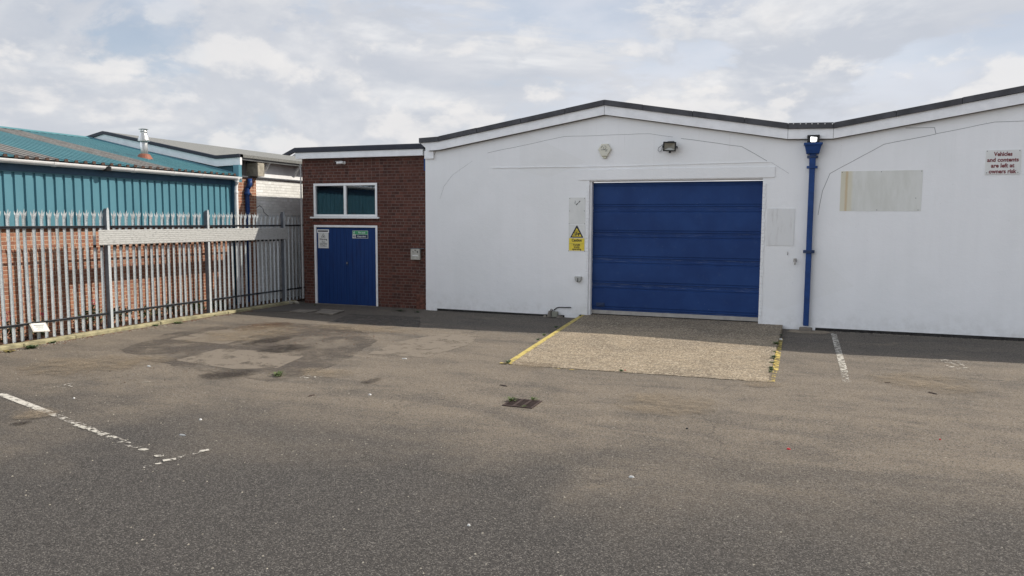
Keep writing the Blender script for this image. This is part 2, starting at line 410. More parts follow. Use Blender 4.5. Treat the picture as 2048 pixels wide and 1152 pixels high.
fibre = mat('weathered_rooflight', rough=.8, fn=glassfibre_fn)
roofgrey = mat('grey_mineral_felt', rough=.95, fn=roofgrey_fn)
greypaint = mat('grey_paint', (.17, .175, .175), .6, var=.1)
stainless = mat('bright_flue_steel', (.52, .52, .50), .3, .8, var=.1)
terracotta = mat('orange_flashing', (.24, .085, .05), .7, var=.2)
leafg = mat('green_leaf', (.050, .085, .028), .6, var=.35, vscale=25)
leafd = mat('dark_leaf', (.030, .045, .020), .6, var=.35, vscale=25)
weedg = mat('weed_green', (.085, .115, .035), .6, var=.35, vscale=25)
pinkf = mat('pink_petal', (.42, .06, .13), .7)
deadleaf = mat('dead_leaf', (.11, .050, .028), .9, var=.4, vscale=30)
glassdark = mat('window_glass', (.010, .030, .036), .05, spec=.6)
lampglass = mat('lamp_glass', (.45, .45, .42), .12, spec=.8)
reflector = mat('lamp_reflector', (.30, .30, .27), .35, .6)
blind_m = mat('vertical_blind', (.045, .085, .115), .8)

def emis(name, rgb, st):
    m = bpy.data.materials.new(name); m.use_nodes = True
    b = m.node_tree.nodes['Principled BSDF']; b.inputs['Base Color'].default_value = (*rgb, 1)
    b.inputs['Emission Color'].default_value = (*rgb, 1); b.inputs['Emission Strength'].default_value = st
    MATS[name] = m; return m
glow_white = emis('glowing_white', (1, 1, 1), 2.5)

# ------------------------------------------------------------------ object helpers
def tag(o, label=None, cat=None, group=None, kind=None):
    if label: o['label'] = label
    if cat: o['category'] = cat
    if group: o['group'] = group
    if kind: o['kind'] = kind
    return o
def thing(name, loc, label, cat, group=None):
    e = bpy.data.objects.new(name, None); e.empty_display_size = .2; e.location = loc
    col.objects.link(e); e['origin'] = list(loc)
    return tag(e, label, cat, group)
def root_of(o):
    while o.parent: o = o.parent
    return o

class MB:
    def __init__(s): s.b = bmesh.new()
    def face(s, pts):
        vs = [s.b.verts.new(p) for p in pts]; s.b.faces.new(vs); return s
    def box(s, a, b, tf=None):
        x0, y0, z0 = a; x1, y1, z1 = b
        c = [Vector(v) for v in ((x0, y0, z0), (x1, y0, z0), (x1, y1, z0), (x0, y1, z0), (x0, y0, z1), (x1, y0, z1), (x1, y1, z1), (x0, y1, z1))]
        if tf: c = [tf @ v for v in c]
        v = [s.b.verts.new(p) for p in c]
        for f in ((0, 3, 2, 1), (4, 5, 6, 7), (0, 1, 5, 4), (1, 2, 6, 5), (2, 3, 7, 6), (3, 0, 4, 7)): s.b.faces.new([v[i] for i in f])
        return s
    def prism(s, pts, d):            # planar polygon + extrusion vector
        d = Vector(d); a = [s.b.verts.new(Vector(p)) for p in pts]; b = [s.b.verts.new(Vector(p)+d) for p in pts]
        n = len(pts); s.b.faces.new(a[::-1]); s.b.faces.new(b)
        for i in range(n): s.b.faces.new((a[i], a[(i+1) % n], b[(i+1) % n], b[i]))
        return s
    def xz(s, pts, y0, y1): return s.prism([(x, y0, z) for x, z in pts], (0, y1-y0, 0))
    def loft(s, loops, cap=True):
        L = [[s.b.verts.new(Vector(p)) for p in l] for l in loops]; n = len(L[0])
        for i in range(len(L)-1):
            for j in range(n): s.b.faces.new((L[i][j], L[i][(j+1) % n], L[i+1][(j+1) % n], L[i+1][j]))
        if cap: s.b.faces.new(L[0][::-1]); s.b.faces.new(L[-1])
        return s
    def tube(s, pts, r, n=10, cap=True):
        pts = [Vector(p) for p in pts]; loops = []
        rr = r if isinstance(r, (list, tuple)) else [r]*len(pts)
        for i, p in enumerate(pts):
            d = (pts[min(i+1, len(pts)-1)]-pts[max(i-1, 0)]).normalized()
            u = d.orthogonal().normalized() if abs(d.z) < .999 else Vector((1, 0, 0))
            if abs(d.z) < .999: u = d.cross(Vector((0, 0, 1))).normalized()
            v = d.cross(u).normalized()
            loops.append([p+(u*math.cos(2*math.pi*k/n)+v*math.sin(2*math.pi*k/n))*rr[i] for k in range(n)])
        return s.loft(loops, cap)
    def lathe(s, c, prof, n=20):     # (radius, z)
        c = Vector(c)
        return s.loft([[c+Vector((r*math.cos(2*math.pi*k/n), r*math.sin(2*math.pi*k/n), z)) for k in range(n)] for r, z in prof])
    def ribbon(s, pts, wdt, y, t=.003):   # thin polyline slab on a facade plane, points (x,z)
        for (x0, z0), (x1, z1) in zip(pts[:-1], pts[1:]):
            d = Vector((x1-x0, z1-z0)); L = d.length; d /= L; n = Vector((-d.y, d.x))*wdt/2
            s.xz([(x0-n.x, z0-n.y), (x1-n.x, z1-n.y), (x1+n.x, z1+n.y), (x0+n.x, z0+n.y)], y-t, y)
        return s
    def build(s, name, m, parent=None, smooth=False, bevel=0, loc=None, fixn=True):
        if fixn: bmesh.ops.recalc_face_normals(s.b, faces=s.b.faces)
        org = Vector((0, 0, 0))
        if parent is not None: org = Vector(root_of(parent)['origin'])
        elif loc is not None: org = Vector(loc)
        for v in s.b.verts: v.co -= org
        me = bpy.data.meshes.new(name); s.b.to_mesh(me); s.b.free()
        me.materials.append(m)
        if smooth:
            for p in me.polygons: p.use_smooth = True
        o = bpy.data.objects.new(name, me); col.objects.link(o)
        if parent is not None: o.parent = parent
        elif loc is not None: o.location = loc; o['origin'] = list(loc)
        else: o['origin'] = [0, 0, 0]
        if bevel:
            mod = o.modifiers.new('bevel', 'BEVEL'); mod.width = bevel; mod.segments = 2; mod.limit_method = 'ANGLE'
        if smooth:
            try:
                mod = o.modifiers.new('wn', 'WEIGHTED_NORMAL')
            except Exception: pass
        return o

def text(name, s, cx, cz, y, size, m, parent, sx=1.0, bold=0.0, align='CENTER', wd=None):
    cu = bpy.data.curves.new(name, 'FONT'); cu.body = s; cu.size = size; cu.align_x = align; cu.align_y = 'CENTER'
    cu.extrude = .001; cu.offset = bold; cu.resolution_u = 3
    t = bpy.data.objects.new(name, cu); col.objects.link(t)
    dg = bpy.context.evaluated_depsgraph_get(); me = bpy.data.meshes.new_from_object(t.evaluated_get(dg))
    bpy.data.objects.remove(t); bpy.data.curves.remove(cu)
    org = Vector(root_of(parent)['origin'])
    if wd:
        xsv = [v.co.x for v in me.vertices]; sx = wd/(max(xsv)-min(xsv))
    for v in me.vertices:
        x, yy, z = v.co
        v.co = Vector((cx + x*sx, y - z, cz + yy)) - org
    me.materials.clear(); me.materials.append(m)
    o = bpy.data.objects.new(name, me); col.objects.link(o); o.parent = parent
    return o

def struct(o): return tag(o, kind='structure')

# ================================================================== GROUND
g = MB()
g.face([(-300, -60, 0), (300, -60, 0), (300, 500, 0), (-300, 500, 0)])
gm = mat('yard_asphalt', rough=.92, fn=ground_fn, spec=.2)
struct(g.build('asphalt_yard', gm))

def sheet(name, pts, z, m, jitter=0.0, n=8):
    P = []
    for i, a in enumerate(pts):
        b = pts[(i+1) % len(pts)]; a = Vector(a[:2]); b = Vector(b[:2])
        k = max(1, int((b-a).length/ .12)) if jitter else 1
        for j in range(k):
            p = a.lerp(b, j/k)
            if jitter: p = p + Vector((random.uniform(-1, 1), random.uniform(-1, 1)))*jitter
            P.append((p.x, p.y, z))
    return struct(MB().face(P).build(name, m))
def zp(*q): return [aZ(x, y) for x, y in q]

# resurfaced asphalt patches on the left
patch_m = masked('resurfaced_asphalt', (.235, .198, .155), .32, .50, 3.2, rgb2=(.17, .142, .112), speck=True, amount=.85)
patch_d = masked('dark_resurfaced_asphalt', (.085, .075, .066), .34, .56, 4.5, rgb2=(.066, .060, .055), speck=True, amount=.7)
sheet('dark_asphalt_patch', zp((240, 700), (330, 668), (450, 650), (560, 645), (700, 652), (760, 680), (700, 715), (640, 742), (540, 765), (420, 745), (300, 722)), .0025, masked('dark_brown_asphalt', (.088, .073, .062), .36, .64, 1.1, rgb2=(.066, .055, .048), speck=True, amount=.75), .04)
sheet('asphalt_patch', zp((340, 679), (450, 689), (505, 672), (560, 657), (470, 658), (405, 664)), .004, patch_m, .012)
sheet('asphalt_patch', zp((350, 721), (470, 739), (555, 736), (610, 712), (520, 702), (440, 698)), .004, patch_m, .012)
sheet('asphalt_patch', zp((735, 708), (850, 716), (935, 690), (960, 672), (880, 668), (800, 684)), .004, patch_m, .02)
sheet('asphalt_patch', zp((655, 646), (840, 655), (840, 634), (700, 628)), .004, patch_d, .015)

# concrete loading apron, ramped up to the door
pBL, pBR = aY(1157, 636, YF-.02), aY(1563, 666, YF-.02)
f0, f1 = aZ(1010, 729), aZ(1536, 765)
apron_m = mat('ribbed_concrete', rough=.95, fn=slab_fn, spec=.15)
ZS = .085
bl = aZ(1160, 636, ZS); br_ = aZ(1561, 666, ZS*.7)
def ext(p, q, y): return p+(q-p)*((y-p.y)/(q.y-p.y))
bl = ext(f0, aZ(1157, 634, .078), YF+.28); br_ = ext(f1, aZ(1561, 666, .055), YF+.28)
bl = Vector((bl.x, bl.y, ZS)); br_ = Vector((br_.x, br_.y, ZS))
rim = []
def edge_pts(p, q, n, amp):
    d = (q-p); nrm = Vector((-d.y, d.x, 0)).normalized(); out = []
    for i in range(n):
        k = i/n; j = random.gauss(0, amp) if i else 0
        if random.random() < .08: j -= amp*2.5*random.random()
        out.append(p+d*k+nrm*j)
    return out
F0 = Vector((f0.x, f0.y, .010)); F1 = Vector((f1.x, f1.y, .010))
rim = edge_pts(F0, F1, 60, .008)+edge_pts(F1, br_, 70, .008)+[br_, bl]+edge_pts(bl, F0, 60, .005)[1:]
struct(MB().loft([[(p.x, p.y, -.05) for p in rim], [tuple(p) for p in rim]]).build('concrete_apron', apron_m))

# painted lines
ypaint = masked('worn_yellow_paint', (.52, .41, .13), .43, .56, 11, rgb2=(.50, .38, .09))
wpaint = masked('worn_white_paint', (.48, .455, .40), .42, .55, 16, rgb2=(.45, .42, .36))
wpaint2 = masked('very_worn_white_paint', (.55, .52, .46), .52, .60, 22, rgb2=(.42, .39, .34))
sandm = masked('pale_sand_drift', (.26, .205, .14), .44, .62, 2.6, rgb2=(.20, .16, .115), uvfall=True, amount=.95)
def strip(name, a, b, wd, z, m, jit=.006):
    a = Vector((a[0], a[1])); b = Vector((b[0], b[1])); d = (b-a); L = d.length; d /= L; n = Vector((-d.y, d.x))*wd/2
    k = max(2, int(L/.08)); lo = []; hi = []
    for i in range(k+1):
        p = a.lerp(b, i/k)
        lo.append(p-n*(1+random.uniform(-jit, jit)*8)); hi.append(p+n*(1+random.uniform(-jit, jit)*8))
    zf = z if callable(z) else (lambda p: z)
    mb = MB()
    for i in range(k): mb.face([(*lo[i], zf(lo[i])), (*lo[i+1], zf(lo[i+1])), (*hi[i+1], zf(hi[i+1])), (*hi[i], zf(hi[i]))])
    return struct(mb.build(name, m))
# left edge of the apron: the line lies on the ramp's rim
def rimz(p):
    k = min(1, max(0, (p.y-f0.y)/(bl.y-f0.y))); return .010+(ZS-.010)*k+.005
a0 = Vector((f0.x+.03, f0.y+.02)); a1 = Vector((bl.x+.03, YF-.05))
a1 = a0.lerp(Vector((bl.x+.02, bl.y)), (YF-.05-a0.y)/(bl.y-a0.y))
strip('yellow_line', a0, a1, .095, rimz, masked('yellow_edge_paint', (.52, .41, .13), .34, .46, 11, rgb2=(.42, .33, .10)))
strip('yellow_line', aZ(1000, 727), aZ(1024, 729), .06, .013, ypaint)
y0_, y1_ = aZ(1556, 738), aZ(1562, 676, .02)
strip('yellow_line', aZ(1550.5, 741), aZ(1561, 677), .085, .006, ypaint)
strip('yellow_line', aZ(1545, 764), aZ(1550.5, 741), .06, .006, masked('faint_yellow_paint', (.5, .38, .12), .50, .56, 9))
strip('yellow_line', aZ(1532, 764), aZ(1550, 764), .05, .015, ypaint)
strip('yellow_line', aZ(1106, 737), aZ(1160, 741), .035, .006, masked('faint_yellow_paint', (.5, .38, .12), .50, .56, 9))
strip('white_line', aZ(1667, 667), aZ(1689, 745), .10, .006, wpaint)
strip('white_line', aZ(1688, 742), aZ(1692, 765), .10, .006, wpaint2)
strip('white_line', aZ(0, 788), aZ(98, 826), .095, .006, masked('bay_white_paint', (.50, .475, .42), .33, .52, 16, rgb2=(.5, .47, .41)))
strip('white_line', aZ(96, 825), aZ(290, 902), .085, .006, masked('patchy_white_paint', (.48, .45, .40), .49, .60, 8, rgb2=(.45, .42, .36)))
for a, b in (((150, 851), (216, 871)), ((276, 901), (292, 900)), ((308, 914), (328, 912)), ((326, 923), (352, 919)), ((400, 904), (418, 901))):
    strip('white_line', aZ(*a), aZ(*b), .06, .009, wpaint)
strip('white_line', aZ(350, 918), aZ(405, 903), .05, .006, wpaint2)
strip('white_line', aZ(285, 936), aZ(330, 925), .05, .006, wpaint2)

# stains, sandy drifts, scattered leaf litter
oil_m = masked('oil_stain', (.022, .017, .014), .4, .6, 3.2, rgb2=(.040, .031, .024), uvfall=True, amount=1.25)
rust_m = masked('brown_litter_stain', (.075, .036, .018), .4, .6, 5, rgb2=(.13, .070, .035), uvfall=True, amount=1.1)
scuff_m = masked('pale_scuff', (.50, .47, .41), .54, .62, 16, uvfall=False)
zc = [.008]
def blot(name, x0, y0, x1, y1, m):
    a, b, c, d = aZ(x0, y1), aZ(x1, y1), aZ(x1, y0), aZ(x0, y0)
    ax = (a.x+d.x)/2; bx = (b.x+c.x)/2; ay = (a.y+b.y)/2; cy = (c.y+d.y)/2
    zc[0] += .0006; z = zc[0]
    struct(MB().face([(ax, ay, z), (bx, ay, z), (bx, cy, z), (ax, cy, z)]).build(name, m))
blot('oil_stain', 385, 732, 525, 768, oil_m); blot('oil_stain', 500, 685, 630, 712, oil_m); blot('oil_stain', 505, 665, 575, 700, oil_m)
blot('leaf_stain', 470, 640, 590, 668, rust_m); blot('oil_stain', 20, 838, 66, 858, oil_m); blot('oil_stain', 720, 752, 770, 772, oil_m)
blot('sand_drift', 200, 705, 360, 742, sandm); blot('sand_drift', 380, 640, 620, 705, sandm); blot('sand_drift', 1000, 720, 1130, 745, sandm)
blot('sand_drift', 560, 648, 900, 668, sandm); blot('sand_drift', 1200, 780, 1460, 840, sandm); blot('sand_drift', 1470, 760, 1580, 778, sandm)
blot('sand_drift', 1720, 745, 1990, 790, sandm); blot('sand_drift', 560, 735, 740, 760, sandm); blot('sand_drift', 0, 640+60, 330, 770, sandm)
blot('sand_drift', 0, 810, 130, 850, sandm)
blot('paint_scuff', 112, 768, 160, 782, scuff_m); blot('paint_scuff', 1890, 722, 1930, 740, scuff_m); blot('paint_scuff', 600, 753, 640, 762, scuff_m)
blot('paint_scuff', 300, 790, 380, 806, masked('faint_scuff', (.4, .37, .32), .60, .66, 20))

# bed between fence and brick wall, concrete kerb
struct(MB().box((XT+.0, 2, -.1), (XF+.10, 17.3, .035)).build('soil_bed', soil))
kb = MB()
for y in range(4, 17):
    x1 = -12.42+random.uniform(-.012, .012); z1 = .062+random.uniform(-.008, .006)
    kb.box((XF+.10, y+.004, -.1), (x1, min(16.6, y+.996), z1))
struct(kb.build('concrete_kerb', mossy, bevel=.012))
# corner paving by the annex
sheet('paving', zp((565, 612), (604, 606), (640, 612), (640, 620), (540, 624), (500, 622)), .006, masked('damp_concrete', (.10, .09, .078), .0, .2, 9, rgb2=(.075, .068, .06)), .02)

# ================================================================== WHITE WAREHOUSE
fascia_shade = mat('fascia_shadow_tone', (.13, .12, .11), .9)
wh = thing('white_warehouse', (-4, YF, 0), 'long white rendered warehouse with twin low gables and a big blue door', 'warehouse')
prof = [(-8.62, 4.19), (-8.10, 4.21), (-4.06, 4.865), (-.25, 4.21), (.60, 4.19), (4.65, 4.865), (8.55, 4.21), (9.25, 4.19)]
TRIM = .115; FAS = .315
def zroof(x):
    for (a, za), (b, zb) in zip(prof[:-1], prof[1:]):
        if a <= x <= b: return za+(zb-za)*(x-a)/(b-a)
    return prof[0][1]
DXL, DXR, DZT = -4.40, -.70, 3.115
xs = [-8.52, -8.10, -4.06, -.25, .60, 4.65, 8.55, 9.1]
top = [(x, zroof(x)-.24) for x in xs]
bot = [(9.1, .075), (.42, .060), (.42, -.05), (DXR, -.05), (DXR, DZT), (DXL, DZT), (DXL, -.05), (-4.95, -.05), (-4.95, .05), (-5.6, .045), (-8.22, .055), (-8.22, -.05), (-8.52, -.05)]
MB().xz(top+bot, YF, YF+.30).build('wall', white_r, wh)
MB().box((-8.50, YF+.012, -.1), (DXL-.05, YF+.2, .3)).build('plinth', plinth_m, wh); MB().box((DXR+.05, YF+.012, -.1), (9.1, YF+.2, .3)).build('plinth', plinth_m, wh)
MB().box((-8.51, YF+.30, -.05), (-8.3, YF+14, 4.0)).build('side_wall', white_r, wh); MB().box((9.0, YF+.30, -.05), (9.1, YF+14, 4.0)).build('side_wall', white_r, wh)
# fascia + trim (roof edge) following the folded roofline
fz = [(x, z-TRIM-.002) for x, z in prof[:]]; fz[0] = (-8.60, fz[0][1])
low = [(x, zroof(x)-FAS) for x, z in prof][::-1]; low[-1] = (-8.38, zroof(-8.38)-FAS)
MB().xz(fz+low, YF-.11, YF).build('fascia', white_p, wh)
for x in (-4.06, -.25, .60, 4.65): MB().box((x-.004, YF-.113, zroof(x)-FAS+.003), (x+.004, YF-.1103, zroof(x)-TRIM-.005)).build('fascia_joint', crack_m, wh)
for (a, za), (b, zb) in zip(prof[:-1], prof[1:]):
    a_ = max(a, -8.38); za_ = zroof(a_)
    MB().xz([(a_, za_-FAS-.010), (b, zb-FAS-.010), (b, zb-FAS-.0005), (a_, za_-FAS-.0005)], YF-.085, YF-.0008).build('fascia_shadow_strip', fascia_shade, wh)  # thin dark strip drawn under the fascia as its shadow line
MB().box((-8.52, YF-.05, 3.70), (-8.28, YF-.001, zroof(-8.4)-FAS)).build('eaves_box', white_p, wh)
segs = [-8.62, -8.10, -7.1, -6.0, -4.95, -4.06, -3.2, -2.15, -1.1, -.25, .60, 1.7, 2.8, 3.8, 4.65, 5.8, 7, 8.55, 9.25]
tr = MB()
for a, b in zip(segs[:-1], segs[1:]):
    j = random.uniform(-.004, .004); o = .004
    za, zb = zroof(a)+j, zroof(b)+j
    tr.xz([(a+o, za-TRIM), (b-o, zb-TRIM), (b-o, zb), (a+o, za)], YF-.15+j*.5, YF+.10)
tr.build('roof_edge', felt, wh, bevel=.004)
rf = MB()
for (a, za), (b, zb) in zip(prof[:-1], prof[1:]):
    rf.xz([(a, za-.10), (b, zb-.10), (b, zb-.012), (a, za-.012)], YF-.09, YF+14)
rf.build('roof', roofgrey, wh)
for px in (1587, 1601, 1612, 1624, 1636, 1650, 1665):
    p = aY(px, 247.5, YF-.155); MB().tube([(p.x, YF-.165, p.z), (p.x, YF-.15, p.z)], .012, 8).build('bolt', offwhite, wh)
# shallow concrete lintel, cracks and old repair lines
MB().xz([(-4.66, 3.13), (-.50, 3.130), (-.47, 3.135), (-.47, 3.355), (-1.6, 3.36), (-3.0, 3.37), (-4.62, 3.365)], YF-.016, YF-.0005).build('lintel', white_r, wh, bevel=.006)
def wp(x, y): p = aY(x, y, YF); return (p.x, p.z)
def crack(pts, wd, t=.003): MB().ribbon(pts, wd, YF, t).build('crack', crack_m, wh)
def wob(pts, amp=.006, step=.22):
    out = [pts[0]]
    for a, b in zip(pts[:-1], pts[1:]):
        L = math.dist(a, b); k = max(1, int(L/step))
        for i in range(1, k+1):
            t = i/k; e = 0 if i == k else amp
            out.append((a[0]+(b[0]-a[0])*t+random.uniform(-e, e), a[1]+(b[1]-a[1])*t+random.uniform(-e, e)))
    return out
crack(wob([wp(975, 306), wp(1128, 273), wp(1300, 267.5), wp(1346, 274)]), .006)
crack(wob([wp(1362, 277), wp(1483, 293), wp(1534, 322)]), .009)
crack(wob([wp(1543, 325), wp(1578, 347)]), .004)
crack(wob([wp(848, 316.5), wp(866, 316), wp(872, 302)]), .008)
crack(wob([wp(1811, 256), wp(1869, 255), wp(1872, 268), wp(1768, 288.5), wp(1660, 347), wp(1645, 382), wp(1636, 430)], .004), .009)
crack(wob([wp(1872, 267.5), wp(1990, 244), wp(2048, 242)], .004), .008)
crack(wob([wp(880, 398), wp(888, 372), wp(905, 350), wp(945, 322)], .01), .0022)
lip = MB()
lip.ribbon(wob([wp(985, 336), wp(1160, 333.5), wp(1180, 340)], .003), .014, YF, .014)
lip.ribbon(wob([wp(1160, 334), wp(1540, 324)], .006), .012, YF, .012)
lip.build('render_ridge', white_r, wh)
# ragged brick reveals each side of the door
for side, x in ((-1, DXL), (1, DXR)):
    rv = MB()
    for k in range(40):
        z = .02+k*.075
        e = random.uniform(.0, .05)
        if side < 0: rv.box((x-.055-random.uniform(0, .025), YF-.010-random.uniform(0, .008), z+.005), (x-.002, YF-.0008, z+.068))
        else: rv.box((x+.002, YF-.010-random.uniform(0, .008), z+.005), (x+.05+e*.5, YF-.0008, z+.068))
    rv.build('door_reveal', white_r, wh, bevel=.004)
MB().box((DXL, YF+.04, 0), (DXL+.045, YF+.22, DZT)).box((DXL+.045, YF+.06, DZT-.02), (DXR, YF+.22, DZT)).build('door_frame', white_p, wh)
# sectional door
dx0, dx1 = DXL+.048, DXR+.03; DZ0 = .19; n_p = 5; DPH = (DZT-.036-DZ0)/n_p
MATS.pop('blue_door_paint'); door_m = mat('blue_door_paint', rough=.55, fn=door_fn, spec=.22)
yd = YF+.17
dr = MB().box((dx0, yd+.02, DZ0-.1), (dx1, yd+.06, DZT-.037)).build('sectional_door', door_m, wh)
for k in range(n_p):
    z0 = DZ0+k*DPH+.004; z1 = DZ0+(k+1)*DPH-.004; h = z1-z0
    pr = [(z0, .016), (z0+.030, .016), (z0+.040, .0), (z0+.060, .0), (z0+.066, .010), (z0+.080, .010), (z0+.090, -.004),
          (z1-.090, -.004), (z1-.080, .010), (z1-.060, .010), (z1-.052, 0), (z1-.03, 0), (z1-.022, .014), (z1, .014)]
    pts = [(dx0, yd+y, z) for z, y in pr]+[(dx0, yd+.0199, z1), (dx0, yd+.0199, z0)]
    MB().prism(pts, (dx1-dx0, 0, 0)).build('door_panel', door_m, dr)
MB().box((dx0, yd-.004, .105), (dx1, yd+.03, DZ0-.002)).build('bottom_rail', alu, dr)
MB().box((dx0, yd+.002, .05), (dx1, yd+.04, .103)).build('rubber_seal', rubber, dr)
hx = aY(1201, 609, yd).x; hz = aY(1201, 609, yd).z
MB().box((hx-.10, yd-.020, hz-.045), (hx+.10, yd-.005, hz+.045)).box((hx-.02, yd-.035, hz-.02), (hx+.075, yd-.02, hz+.02)).build('handle', darkblue, dr, bevel=.008)
# rainwater pipe
HX = .235; py = YF-.075
dp = MB().box((HX-.055, py-.045, .10), (HX+.055, py+.045, 3.30)).build('drainpipe', bluepipe, wh, bevel=.008)
hz1 = 3.80; hz0 = 3.585
MB().loft([[(HX-.12, py-.09, hz0), (HX+.12, py-.09, hz0), (HX+.12, py+.07, hz0), (HX-.12, py+.07, hz0)],
           [(HX-.155, py-.13, hz1-.05), (HX+.155, py-.13, hz1-.05), (HX+.155, py+.074, hz1-.05), (HX-.155, py+.074, hz1-.05)],
           [(HX-.175, py-.15, hz1-.045), (HX+.175, py-.15, hz1-.045), (HX+.175, py+.074, hz1-.045), (HX-.175, py+.074, hz1-.045)],
           [(HX-.175, py-.15, hz1), (HX+.175, py-.15, hz1), (HX+.175, py+.074, hz1), (HX-.175, py+.074, hz1)]]).build('hopper', bluepipe, dp, bevel=.006)
MB().box((HX-.06, py-.05, 3.30), (HX+.06, py+.05, hz0-.002)).build('pipe_neck', bluepipe, dp, bevel=.006)
for z in (3.525, 3.32):
    MB().loft([[(HX+(.105 if abs(c) > .5 else .09)*c, py+.062*s, z+dzz) for c, s in ((-1, 0), (-.9, -.7), (-.5, -1), (.5, -1), (.9, -.7), (1, 0), (.9, .7), (.5, 1), (-.5, 1), (-.9, .7))] for dzz in (-.025, .025)]).build('collar', darkblue if z > 3.4 else bluepipe, dp, bevel=.006)
MB().loft([[(HX+.11*c, py+.062*s, 1.62+dzz) for c, s in ((-1, 0), (-.9, -.7), (-.5, -1), (.5, -1), (.9, -.7), (1, 0), (.9, .7), (.5, 1), (-.5, 1), (-.9, .7))] for dzz in (-.03, .03)]).build('collar', darkblue, dp, bevel=.006)
# outlet chute from the valley gutter
MB().box((HX-.115, YF-.20, hz1+.003), (HX-.085, YF-.115, hz1+.13)).box((HX+.085, YF-.20, hz1+.003), (HX+.115, YF-.115, hz1+.13)).box((HX-.115, YF-.20, hz1+.131), (HX+.115, YF-.115, hz1+.15)).build('gutter_chute', black, wh)
MB().tube([(-8.43, YF+1.2, 4.15), (-8.43, YF+1.2, 4.42)], .07, 14).build('roof_vent', alu, wh)

# ================================================================== BRICK ANNEX
ax0, ax1 = -12.22, -8.54
an = thing('brick_annex', (-10.4, YA, 0), 'small flat-roofed dark red brick annex with blue double doors', 'building')
wt, wb = aY(690, 366.5, YA).z, aY(690, 433.5, YA).z
wl, wr = aY(627.5, 400, YA).x, aY(754.5, 400, YA).x
dl, drr = aY(629.5, 530, YA).x, aY(755.5, 530, YA).x
dt = aY(690, 450.5, YA).z
AT = 3.80
MB().xz([(ax0, -.05), (dl, -.05), (dl, dt), (drr, dt), (drr, -.05), (ax1, -.05), (ax1, wb), (ax0, wb)], YA, YA+.22).box((ax0, YA, wb+.0), (wl, YA+.22, wt)).box((wr, YA, wb), (ax1, YA+.22, wt)).box((ax0, YA, wt), (ax1, YA+.22, AT)).build('wall', brick_a, an)
MB().box((ax0, YA+.22, -.05), (ax0+.2, YA+8, AT)).build('side_wall', mat('annex_side_brick', rough=.9, spec=.15, fn=brick_fn('Y', (.078, .034, .027), (.118, .050, .037), (.20, .16, .14), (.034, .022, .020), .013)), an)
# soldier course above the doors
sc_ = MB(); x = dl-.12
while x < drr+.12:
    sc_.box((x+.005, YA-.004, dt+.018), (x+.211, YA-.0006, dt+.078)); x += .216
sc_.build('lintel_course', mat('red_brick_course', (.115, .038, .028), .9, var=.35, vscale=5, bump=.003, bscale=50), an)
MB().box((ax0-.10, YA-.14, AT-.01), (ax1-.06, YA-.001, AT+.145)).build('fascia', white_p, an)
MB().box((ax0-.05, YA, AT+.001), (ax0-.001, YA+8, AT+.145)).build('side_fascia', white_p, an)
MB().box((ax0-.13, YA-.17, AT+.147), (ax1-.02, YA+.1, AT+.255)).build('roof_edge', navy_trim, an, bevel=.006)
MB().box((ax0-.08, YA+.1, AT+.147), (ax0-.001, YA+8, AT+.255)).build('side_roof_edge', navy_trim, an)
MB().box((ax0, YA+.1, AT+.02), (ax1, YA+8, AT+.22)).build('roof', roofgrey, an)
# corner pipe
MB().tube([(ax0-.03, YA-.03, .12), (ax0-.03, YA-.03, AT-.13)], .018, 8).build('corner_pipe', mat('dirty_white_pipe', (.42, .42, .41), .6), an)
# window
wf = MB()
F = .06
yw = YA-.012
wf.box((wl, yw, wt-F), (wr, yw+.09, wt)); wf.box((wl, yw, wb), (wr, yw+.09, wb+F)); wf.box((wl, yw, wb+F), (wl+F, yw+.09, wt-F)); wf.box((wr-F, yw, wb+F), (wr, yw+.09, wt-F))
xm = (wl+wr)/2; wf.box((xm-.035, yw+.004, wb+F), (xm+.035, yw+.09, wt-F))
win = wf.build('window', upvc, an, bevel=.006)
for a, b in ((wl+F, xm-.035), (xm+.035, wr-F)):
    MB().box((a, yw+.045, wb+F), (b, yw+.055, wt-F)).build('pane', MATS.get('see_glass') or (lambda: [MATS.__setitem__('see_glass', bpy.data.materials.new('see_glass')), MATS['see_glass']][1])(), win)
m = MATS['see_glass']; m.use_nodes = True; t = NT(m.node_tree); t.n.clear()
o_ = t.new('ShaderNodeOutputMaterial'); gl = t.new('ShaderNodeBsdfGlossy'); gl.inputs['Roughness'].default_value = .03; gl.inputs[0].default_value = (.9, .95, .95, 1)
trn = t.new('ShaderNodeBsdfTransparent'); trn.inputs[0].default_value = (.62, .66, .73, 1)
fr = t.new('ShaderNodeFresnel'); fr.inputs[0].default_value = 1.5; mx = t.new('ShaderNodeMixShader')
t.link(t.math('ADD', fr.outputs[0], .03), mx.inputs[0]); t.link(trn.outputs[0], mx.inputs[1]); t.link(gl.outputs[0], mx.inputs[2]); t.link(mx.outputs[0], o_.inputs[0])
bd = MB(); x = wl+.02
while x < wr-.05:
    a = R(random.uniform(18, 30)); c, s_ = math.cos(a)*.045, math.sin(a)*.045
    bd.prism([(x, YA+.16-s_, wb+.02), (x+2*c, YA+.16+s_, wb+.02), (x+2*c, YA+.16+s_, wt-.16), (x, YA+.16-s_, wt-.16)], (0, .004, 0)); x += .095
bd.build('window_blind', blind_m, an)
MB().box((wl-.1, YA+.221, wb-.1), (wr+.1, YA+.24, wt+.1)).build('dark_interior', black, an)
sl_ = aY(618, 435, YA-.04)
MB().box((wl-.09, YA-.06, wb-.045), (wr+.07, YA+.05, wb-.004)).build('window_sill', upvc, win, bevel=.006)
